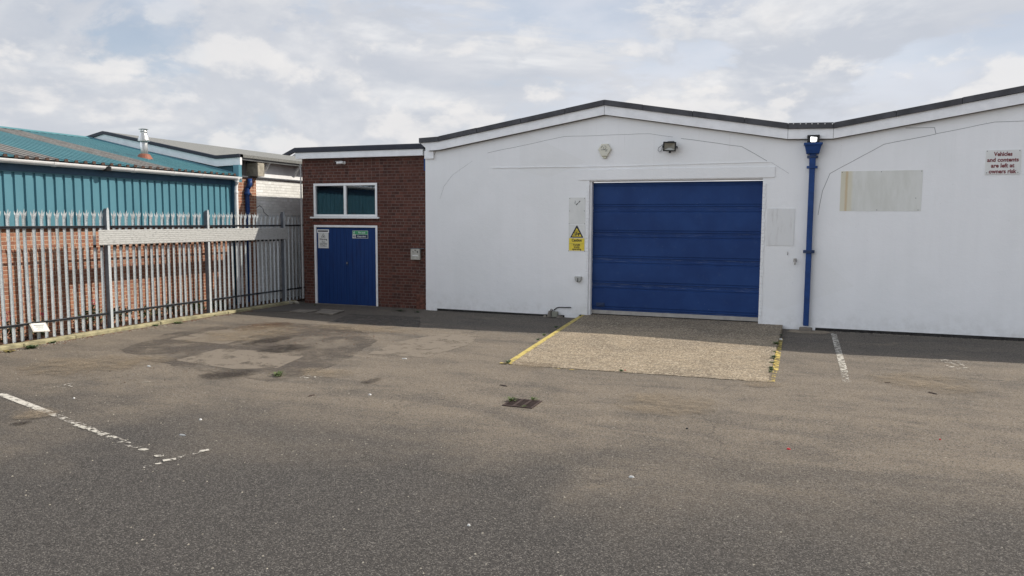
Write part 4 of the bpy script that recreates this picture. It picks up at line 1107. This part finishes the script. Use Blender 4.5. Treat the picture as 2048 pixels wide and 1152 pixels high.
MB().tube([(c.x, YF-.05, c.z+.02), (c.x, YF-.05, c.z+.06)], .010, 8).box((c.x-.03, YF-.056, c.z+.058), (c.x+.03, YF-.044, c.z+.068)).box((c.x-.03, YF-.012, c.z-.01), (c.x+.03, YF-.001, c.z+.05)).build('valve', alu, t)
c = aY(1575, 507, YF)
t = thing('wall_hook', (c.x, YF, c.z), 'tiny rusty hook on the white wall under the square sheet', 'hook')
MB().tube([(c.x, YF, c.z+.03), (c.x, YF-.04, c.z+.03), (c.x+.005, YF-.05, c.z), (c.x, YF-.03, c.z-.03)], .006, 6).build('shank', iron, t)
# broken concrete lump, junction box and cable at the wall foot
c = aY(1106, 627, YF-.1)
t = thing('junction_box', (c.x, YF-.1, 0), 'grey electrical box and concrete lump at the foot of the wall', 'junction box')
MB().box((c.x-.02, YF-.15, .005), (c.x+.11, YF-.03, .135)).build('enclosure', mat('olive_grey_metal', (.20, .20, .16), .7, var=.2), t, bevel=.01)
b = MB(); b.loft([[(c.x-.12+random.uniform(-.02, .02), YF-.16, 0), (c.x-.03, YF-.17, 0), (c.x-.02, YF-.02, 0), (c.x-.13, YF-.02, 0)], [(c.x-.10, YF-.14, .15), (c.x-.035, YF-.14, .155), (c.x-.03, YF-.03, .16), (c.x-.10, YF-.03, .15)]])
b.build('concrete_lump', darkconc, t, bevel=.015)
b = MB()
for dx_, s in ((.16, .045), (.22, .03), (-.19, .035), (.13, .03)): b.loft([[(c.x+dx_+s*a, YF-.12+s*d, 0) for a, d in ((-1, -1), (1.2, -.8), (.9, 1), (-.8, .9))], [(c.x+dx_+s*.6*a, YF-.12+s*.5*d, s*1.3) for a, d in ((-1, -1), (1.2, -.8), (.9, 1), (-.8, .9))]])
b.build('rubble', darkconc, t)
q = [aY(*k, YF-.02) for k in ((1107, 622), (1109, 619), (1113, 616), (1118, 614.5), (1128, 615), (1142, 615))]
MB().tube([Vector((c.x+.03, YF-.06, .13))]+[Vector((p.x, YF-.02, p.z)) for p in q], .011, 8).build('cable', black, t, smooth=True)
MB().tube([Vector((c.x-.06, YF-.1, .155)), Vector((c.x-.05, YF-.1, .185)), Vector((c.x-.02, YF-.1, .185)), Vector((c.x-.01, YF-.1, .14))], .010, 8).build('bent_pipe', iron, t)
# CCTV camera on the annex
c = aY(683, 325.5, YA-.06)
t = thing('security_camera', (c.x, YA, c.z), 'white bullet security camera high on the brick annex', 'security camera')
MB().loft([[(c.x+.058+.038*math.cos(a*.5236), YA-y_, c.z+.038*math.sin(a*.5236)) for a in range(12)] for y_ in (.0, .03)]).build('base', upvc, t)
MB().tube([(c.x+.055, YA-.03, c.z), (c.x+.04, YA-.07, c.z)], .018, 10).build('arm', upvc, t)
MB().tube([(c.x+.05, YA-.075, c.z+.005), (c.x-.105, YA-.125, c.z-.008)], .034, 16).build('body', upvc, t, smooth=False)
MB().tube([(c.x-.1045, YA-.125, c.z-.008), (c.x-.120, YA-.130, c.z-.010)], .031, 16).build('lens', black, t)
MB().prism([(c.x+.03, YA-.115, c.z+.038), (c.x-.13, YA-.165, c.z+.030), (c.x-.13, YA-.10, c.z+.030), (c.x+.03, YA-.045, c.z+.038)], (0, 0, .005)).build('hood', upvc, t)
# letter slot, warning plate, fire exit sign on the door
YD = YA+.030
t, x0, z0, x1, z1 = plate('letter_slot', 635, 459, 658, 465.5, upvc, 'white letter slot plate above the warning notice on the blue door', 'letterbox', Y=YD, th=.012, part='plate', bev=.002)
MB().box((x0+.025, YD-.014, z0+.028), (x1-.025, YD-.0122, z1-.025)).build('slot', black, t)
t, x0, z0, x1, z1 = plate('warning_notice', 637, 465.8, 657, 496, offwhite, 'white CCTV warning notice on the left leaf of the blue doors', 'sign', Y=YD, th=.004)
cx = (x0+x1)/2
b = MB().ribbon([(cx-.06, z1-.115), (cx+.06, z1-.115), (cx, z1-.02), (cx-.06, z1-.115)], .008, YD-.0042, .0015); b.box((cx-.016, YD-.006, z1-.10), (cx+.018, YD-.0042, z1-.075)); b.build('triangle', blacktext, t)
text('lettering', 'Warning', cx, z1-.17, YD-.0045, .066, blacktext, t, 1, .001)
for i, s in enumerate(('These', 'premises are', 'under CCTV', 'surveillance')): text('lettering', s, cx, z1-.235-i*.036, YD-.0045, .042, blacktext, t, 1, .0004)
t, x0, z0, x1, z1 = plate('fire_exit_sign', 705.3, 461.5, 736, 476.5, offwhite, 'green and blue fire exit keep clear sign on the right door leaf', 'sign', Y=YD, th=.004)
zm = (z0+z1)/2; xs_ = x0+.095
MB().xz([(x0+.008, zm+.003), (x1-.008, zm+.003), (x1-.008, z1-.008), (x0+.008, z1-.008)], YD-.0055, YD-.0042).build('green_field', green, t)
MB().xz([(xs_, z0+.008), (x1-.008, z0+.008), (x1-.008, zm-.003), (xs_, zm-.003)], YD-.0055, YD-.0042).build('blue_field', navy, t)
text('lettering', 'Fire exit', (xs_+x1)/2, (zm+z1)/2-.002, YD-.006, .062, whitetext, t, 1, .0008)
text('lettering', 'Keep clear', (xs_+x1)/2-.003, (zm+z0)/2, YD-.006, .058, whitetext, t, 1, .0008)
cxs = (x0+xs_)/2+.002
MB().xz([(cxs+.034*math.cos(k*math.pi/8), (zm+z0)/2+.034*math.sin(k*math.pi/8)) for k in range(16)], YD-.0055, YD-.0042).build('mandatory_disc', navy, t)
MB().xz([(cxs-.007, (zm+z0)/2-.008), (cxs+.007, (zm+z0)/2-.008), (cxs+.009, (zm+z0)/2+.026), (cxs-.009, (zm+z0)/2+.026)], YD-.007, YD-.0056).xz([(cxs-.006, (zm+z0)/2-.024), (cxs+.006, (zm+z0)/2-.024), (cxs+.006, (zm+z0)/2-.014), (cxs-.006, (zm+z0)/2-.014)], YD-.007, YD-.0056).build('exclamation', whitetext, t)
zq = (zm+z1)/2; b = MB(); b.xz([(cxs+.004+.008*math.cos(k*.785), zq+.024+.008*math.sin(k*.785)) for k in range(8)], YD-.007, YD-.0056)
b.ribbon([(cxs, zq+.014), (cxs-.006, zq-.006), (cxs+.012, zq-.014), (cxs+.010, zq-.03)], .010, YD-.0056, .0014); b.ribbon([(cxs-.006, zq-.006), (cxs-.02, zq-.026)], .009, YD-.0056, .0013); b.ribbon([(cxs+.002, zq+.010), (cxs+.022, zq+.004)], .007, YD-.0056, .0012); b.ribbon([(cxs, zq+.010), (cxs-.02, zq+.002)], .007, YD-.0056, .0011)
b.build('running_figure', whitetext, t)
# key switch box
t, x0, z0, x1, z1 = plate('switch_box', 824, 498, 842, 519, mat('dull_box_metal', (.40, .385, .34), .5, .2, var=.15, vscale=12), 'grey metal switch box with round key holes on the brick wall', 'switch box', Y=YA, th=.07, part='enclosure', bev=.004)
b = MB()
for fx, fz, r in ((.5, .88, .014), (.27, .73, .012), (.76, .73, .018)): b.tube([(x0+(x1-x0)*fx, YA-.074, z0+(z1-z0)*fz), (x0+(x1-x0)*fx, YA-.0705, z0+(z1-z0)*fz)], r, 12)
b.build('keyhole', black, t); MB().box((x0+.05, YA-.073, z0+.09), (x1-.05, YA-.0705, z0+.12)).build('label_plate', offwhite, t)
MB().box((x0-.02, YA-.05, z1+.003), (x1+.10, YA-.001, z1+.022)).build('drip_cover', steel_dark, t)

# ================================================================== SMALL THINGS ON THE GROUND
# drain grate
dcs = [aZ(1005, 811.5), aZ(1060, 816), aZ(1074, 801), aZ(1030, 799)]
gx0, gy0, gx1, gy1 = -3.24, 8.24, -2.86, 8.62
t = thing('drain_grate', ((gx0+gx1)/2, (gy0+gy1)/2, 0), 'square rusty iron drain grate set in the asphalt', 'drain grate')
MB().box((gx0, gy0, .001), (gx1, gy1, .003)).build('pit', pit, t)
MB().box((gx0, gy0, .0032), (gx0+.022, gy1, .012)).box((gx1-.022, gy0, .0032), (gx1, gy1, .012)).box((gx0+.022, gy0, .0032), (gx1-.022, gy0+.02, .012)).box((gx0+.022, gy1-.02, .0032), (gx1-.022, gy1, .012)).build('frame', iron, t)
b = MB()
for k in range(2): x = gx0+.022+(gx1-gx0-.044)*(k+1)/3; b.box((x-.012, gy0+.02, .0032), (x+.012, gy1-.02, .0125))
for k in range(8): y = gy0+.02+(gy1-gy0-.04)*(k+.5)/8; b.box((gx0+.022, y-.0085, .0032), (gx1-.022, y+.0085, .0105))
b.build('bars', iron, t)
# access covers
t = thing('access_cover', (-10.35, 14.9, 0), 'raised concrete access cover in front of the blue double doors', 'access cover')
ac = zp((598, 622.5), (640, 621), (690, 624), (660, 631.5), (618, 630))
p1 = [aZ(x, y) for x, y in ((630, 628), (665, 631), (688, 623.5), (645, 620.5))]
MB().prism([(p.x, p.y, .002) for p in p1], (0, 0, .035)).build('cover_slab', darkconc, t, bevel=.008)
p2 = [aZ(x, y) for x, y in ((578, 624), (612, 626.5), (640, 621), (600, 619))]
t = thing('sunken_cover', (p2[0].x, p2[0].y, 0), 'flat darker cover slab left of the raised access cover', 'access cover')
MB().prism([(p.x, p.y, .002) for p in p2], (0, 0, .016)).build('cover_slab', darkconc, t, bevel=.006)
# two broken bricks by the fence end
for i, (px, py, s, a, lab) in enumerate(((579, 607.5, 1.0, 8, 'pale broken concrete block lying at the end of the fence'), (593, 607.5, .7, -25, 'smaller tilted brick fragment beside the broken concrete block'))):
    p = aZ(px, py); tf = Matrix.Translation((p.x, p.y, .04)) @ Matrix.Rotation(R(a), 4, 'Z') @ Matrix.Rotation(R(4+i*9), 4, 'Y')
    o = MB().box((-.10*s, -.05, -.038), (.10*s, .05, .03*s), tf).build('broken_block', concrete, None, bevel=.008, loc=(p.x, p.y, 0)); tag(o, lab, 'block')
# splash stone under the drainpipe and its dirty concrete pad
struct(sheet('concrete_pad', [(-.05, YF-.02), (-.12, YF-.42), (.15, YF-.55), (.55, YF-.50), (.72, YF-.25), (.60, YF-.02)], .006, mat('sandy_pad', (.20, .165, .12), .95, var=.25, vscale=7, bump=.008, bscale=40), .02))
tf = Matrix.Translation((HX, YF-.16, .04)) @ Matrix.Rotation(R(-6), 4, 'Z')
o = MB().box((-.12, -.06, -.035), (.12, .06, .035), tf).build('splash_block', darkconc, None, bevel=.008, loc=(HX, YF-.16, 0)); tag(o, 'grey concrete block under the foot of the blue drainpipe', 'block')

# plants ------------------------------------------------------------
def leaf_clump(mb, c, rx, ry, rz, n, size, rnd=random):
    for _ in range(n):
        while True:
            d = Vector((rnd.uniform(-1, 1), rnd.uniform(-1, 1), rnd.uniform(-1, 1)))
            if d.length < 1: break
        p = Vector(c)+Vector((d.x*rx, d.y*ry, d.z*rz))
        if p.z < .03: p.z = .03+rnd.random()*.03
        u = Vector((rnd.uniform(-1, 1), rnd.uniform(-1, 1), rnd.uniform(-.3, 1))).normalized(); v = u.orthogonal().normalized()
        q = Matrix.Rotation(rnd.uniform(0, 6.28), 3, u) @ v; s = size*rnd.uniform(.6, 1.3)
        mb.face([p-q*s*.3, p+u*s*.5-q*s*.28+q.cross(u)*s*.08, p+u*s, p+u*s*.5+q*s*.28])
def weed(px, py, r, h, n, m, label, z=0.0, group=None, long=False):
    h *= .8; n = int(n*.75)
    p = aZ(px, py, z); mb = MB()
    for k in range(n):
        a = random.uniform(0, 6.28); rr = random.uniform(.3, 1)*r; hh = h*random.uniform(.35, 1); w_ = .004+.006*random.random()
        if not long: w_ *= 1.8
        b0 = p+Vector((random.uniform(-.25, .25)*r, random.uniform(-.25, .25)*r, 0)); d = Vector((math.cos(a), math.sin(a), 0)); s = Vector((-d.y, d.x, 0))*w_
        m1 = b0+d*rr*.5+Vector((0, 0, hh*.8)); t1 = b0+d*rr+Vector((0, 0, hh*.75))
        mb.face([b0-s*.6, b0+s*.6, m1+s, m1-s]); mb.face([m1-s, m1+s, t1])
    o = mb.build('weed', m, None, loc=(p.x, p.y, z), fixn=False)
    return tag(o, label, 'weed', group)
weed(557, 752, .16, .10, 60, weedg, 'bright green grass tuft growing alone between the asphalt patches', long=True)
weed(1022, 803, .10, .09, 40, weedg, 'yellow green weed at the left corner of the drain grate', long=True)
weed(1066, 801, .08, .07, 26, weedg, 'thin weed at the far right corner of the drain grate', long=True)
weed(1046, 814, .05, .03, 16, weedg, 'tiny weed between the front bars of the drain grate')
weed(1552, 689, .09, .08, 46, weedg, 'leafy green weed by the right edge of the concrete apron', z=.04)
weed(1548, 715, .07, .05, 34, leafg, 'low weed tuft halfway down the right edge of the apron', z=.03)
weed(1543, 740, .06, .04, 26, leafg, 'small weed near the front right corner of the apron', z=.02)
weed(1112, 655, .09, .05, 36, leafg, 'dark weed on the yellow line nearest the wall', z=.07)
weed(1088, 671, .07, .06, 30, weedg, 'yellowish weed midway along the left yellow line', z=.05)
weed(1076, 680, .06, .04, 24, leafg, 'small dark weed just below the midpoint of the left yellow line', z=.05)
weed(1016, 725, .09, .05, 40, leafg, 'weed at the front left corner of the apron', z=.02)
weed(1243, 742, .05, .035, 20, leafg, 'tiny weed on the front edge of the concrete apron', z=.012)
weed(1140, 629, .07, .08, 30, leafd, 'dark weed at the wall foot right of the junction box')
weed(1160, 632, .05, .06, 20, leafd, 'small dark weed at the foot of the left door jamb', z=.08)
weed(1562, 671, .08, .04, 24, leafd, 'dark weed at the back right corner of the apron', z=.05)
weed(62, 697, .16, .09, 70, leafg, 'broad green weed on the near end of the kerb')
weed(18, 704, .14, .05, 50, mat('yellow_moss', (.22, .18, .06), .9, var=.3), 'dry yellow moss clump at the extreme near end of the kerb')
weed(106, 686, .09, .05, 34, leafg, 'small weed against the kerb right of the broad weed')
weed(355, 647, .16, .06, 60, weedg, 'spreading weed against the kerb between the two nearest posts')
weed(312, 652, .10, .05, 36, leafg, 'low weed against the kerb left of the spreading weed')
weed(800, 622, .16, .05, 40, leafd, 'dark moss growing at the foot of the annex brick wall')
weed(835, 625, .10, .05, 24, leafd, 'dark moss under the rough brick repair by the white wall')
weed(630, 611, .07, .05, 16, weedg, 'small green weed at the left foot of the blue doors')
for k, (px_w, r_w) in enumerate(((132, .10), (168, .06), (206, .12), (246, .08), (282, .07), (392, .09), (428, .07), (470, .06))):
    weed(px_w, 691-px_w*.1445+random.uniform(-2, 3), r_w, random.uniform(.03, .07), 34, (leafg, weedg, MATS['yellow_moss'])[k % 3], ('first', 'second', 'third', 'fourth', 'fifth', 'sixth', 'seventh', 'eighth')[k]+' of the small weed tufts along the kerb, counted from its near end', group='weed tufts along the kerb')
for k in range(9):
    yy_ = 675+k*8.5+random.uniform(-3, 3); xx_ = 1559-(yy_-664)*.235
    o = weed(xx_, yy_, random.uniform(.04, .08), random.uniform(.02, .05), 22, (weedg, leafg)[k % 2], ('first', 'second', 'third', 'fourth', 'fifth', 'sixth', 'seventh', 'eighth', 'ninth')[k]+' weed from the wall in the joint between apron and right yellow line', z=.02, group='weeds in the apron joint')
# shrubs behind the fence
def shrub(y, h, wid, m, label, flowers=0, cat='shrub', n=260):
    x = -13.02; t = thing('shrub', (x, y, .03), label, cat, 'shrubs behind the palisade fence')
    st = MB()
    for k in range(7):
        a = random.uniform(-1, 1); st.tube([(x, y, .03), (x+random.uniform(-.08, .08), y+a*wid*.5, h*.5), (x+random.uniform(-.12, .12), y+a*wid*.9, h*.9)], [.007, .005, .002], 5)
    st.build('stem', leafd, t)
    mb = MB()
    for k in range(5): leaf_clump(mb, (x+random.uniform(-.06, .06), y+random.uniform(-.7, .7)*wid, h*random.uniform(.35, .7)), .13, wid*.45, h*.33, n//5, .055)
    mb.build('foliage', m, t, fixn=False)
    if flowers:
        for k in range(flowers):
            fl_ = MB(); leaf_clump(fl_, (x+.08+random.uniform(-.05, .05), y+random.uniform(-.6, .6)*wid, h+random.uniform(-.02, .12)), .05, .05, .05, 26, .03)
            fl_.build('flower_cluster', pinkf, t, fixn=False)
shrub(9.05, .42, .28, leafd, 'leafy shrub with pink flowers at the near end behind the fence', 4)
shrub(9.75, .40, .22, leafg, 'shrub with a few pink flowers left of the small notice', 3)
shrub(10.75, .52, .30, leafg, 'tallest shrub, green, behind the fence right of the notice', 1)
shrub(11.55, .40, .26, leafd, 'dark low shrub just left of the second fence post')
shrub(12.35, .34, .30, leafg, 'green shrub just right of the second fence post')
shrub(13.0, .42, .26, leafd, 'dark shrub midway between the two full posts', 1)
shrub(13.65, .32, .28, leafg, 'small green shrub left of the third fence post')
shrub(14.4, .26, .26, leafd, 'lowest dark shrub in the shade right of the third post')
# leaf litter: uncountable
lt = MB()
for k in range(900):
    x = random.uniform(-13.25, -12.62); y = random.uniform(7.5, 16); s = random.uniform(.02, .05); a = random.uniform(0, 6.28)
    u = Vector((math.cos(a), math.sin(a), random.uniform(-.3, .3)))*s; v = Vector((-math.sin(a), math.cos(a), random.uniform(-.4, .4)))*s*.6
    p = Vector((x, y, .042+random.random()*.03)); lt.face([p-u, p-v, p+u, p+v])
tag(lt.build('leaf_litter', deadleaf, fixn=False), kind='stuff')
# tiny stones and crumbs: uncountable
def grit(name, n, m, smin, smax, region):
    gb = MB()
    for k in range(n):
        x, y = region()
        s = random.uniform(smin, smax); c = Vector((x, y, 0)); vs = [c+Vector((math.cos(a+random.uniform(-.3, .3)), math.sin(a), 0))*s for a in (0, 1.6, 3.1, 4.7)]
        tp = c+Vector((0, 0, s*.7))
        for i in range(4): gb.face([vs[i], vs[(i+1) % 4], tp])
    return tag(gb.build(name, m), kind='stuff')
def reg1(): return (random.uniform(-12, 5), 3.5+abs(random.gauss(0, 1))*4.5)
grit('kerb_litter', 500, deadleaf, .008, .020, lambda: (-12.38+abs(random.gauss(0, .10)), random.uniform(8, 16)))
grit('kerb_grit', 300, concrete, .005, .014, lambda: (-12.36+abs(random.gauss(0, .16)), random.uniform(8, 16)))
grit('pale_grit', 900, concrete, .004, .011, reg1)
grit('brown_debris', 500, deadleaf, .006, .016, lambda: (random.gauss(-9.2, 1.1), random.gauss(12.4, .6)))
grit('dark_debris', 420, soil, .006, .015, lambda: (random.gauss(-8.6, .9), random.gauss(10.2, 1.1)))
grit('wall_foot_debris', 420, darkconc, .006, .018, lambda: (random.uniform(.7, 6), YF-abs(random.gauss(0, .05))-.01))
# single litter pieces
def scrap(px, py, sx, sy, m, label, name='litter', cat='litter', a=0, h=.012, z=0):
    p = aZ(px, py, z); tf = Matrix.Translation((p.x, p.y, z+.002)) @ Matrix.Rotation(R(a), 4, 'Z')
    pts = [tf @ Vector((sx*math.cos(k*1.047)*random.uniform(.8, 1.1), sy*math.sin(k*1.047)*random.uniform(.8, 1.1), 0)) for k in range(6)]
    tpp = [tf @ Vector((sx*.6*math.cos(k*1.047), sy*.6*math.sin(k*1.047), h)) for k in range(6)]
    o = MB().loft([pts, tpp]).build(name, m, None, loc=(p.x, p.y, z)); return tag(o, label, cat)
redm = mat('red_petal', (.45, .02, .03), .6)
scrap(1577, 899, .022, .016, redm, 'small red petal on the dark asphalt at lower right', 'petal', 'petal')
scrap(1880, 880, .010, .008, redm, 'tiny red petal farther right on the asphalt', 'petal', 'petal')
scrap(1250, 741, .012, .010, redm, 'red petal on the front edge of the apron', 'petal', 'petal', z=.012)
scrap(740, 790, .022, .020, offwhite, 'small white paper ball in the middle of the yard', 'pebble', 'litter')
scrap(809, 718, .05, .012, offwhite, 'white flattened scrap right of the asphalt patches', 'litter', 'litter', 20)
scrap(298, 733, .06, .014, offwhite, 'white curled scrap near the lower asphalt patch', 'litter', 'litter', -15)
scrap(365, 871, .045, .006, offwhite, 'thin white strip lying right of the broken bay line', 'litter', 'litter', 5)
scrap(293, 765, .07, .006, mat('pale_twig', (.36, .32, .26), .8), 'pale straight twig above the bay line', 'twig', 'twig', 40)
scrap(1865, 787, .09, .008, iron, 'dark bent twig at the right of the yard', 'twig', 'twig', -50)
scrap(1775, 766, .05, .006, iron, 'short dark twig right of the white bay line', 'twig', 'twig', 0)
scrap(623, 792, .07, .007, iron, 'dark twig lying below the green grass tuft', 'twig', 'twig', 75)
scrap(1007, 772, .08, .005, iron, 'thin dark twig above the drain grate', 'twig', 'twig', -20)
scrap(1263, 957-2, .03, .010, offwhite, 'white speck of paint on the near asphalt right of centre', 'litter', 'litter', 10)
scrap(938, 1052, .014, .010, offwhite, 'white crumb on the near asphalt at bottom centre', 'litter', 'litter', 10)
scrap(1374, 858, .016, .012, black, 'small black clod on the asphalt below the apron', 'litter', 'litter', 10)
scrap(148, 797, .014, .014, offwhite, 'white crumb on the yard at far left', 'litter', 'litter')
scrap(401, 840, .018, .016, offwhite, 'white crumb below the long white scuff at left', 'litter', 'litter')
scrap(1560, 680, .05, .045, offwhite, 'white stone at the back end of the right yellow line', 'stone', 'stone', h=.03, z=.0)
print('objects', len(bpy.data.objects))
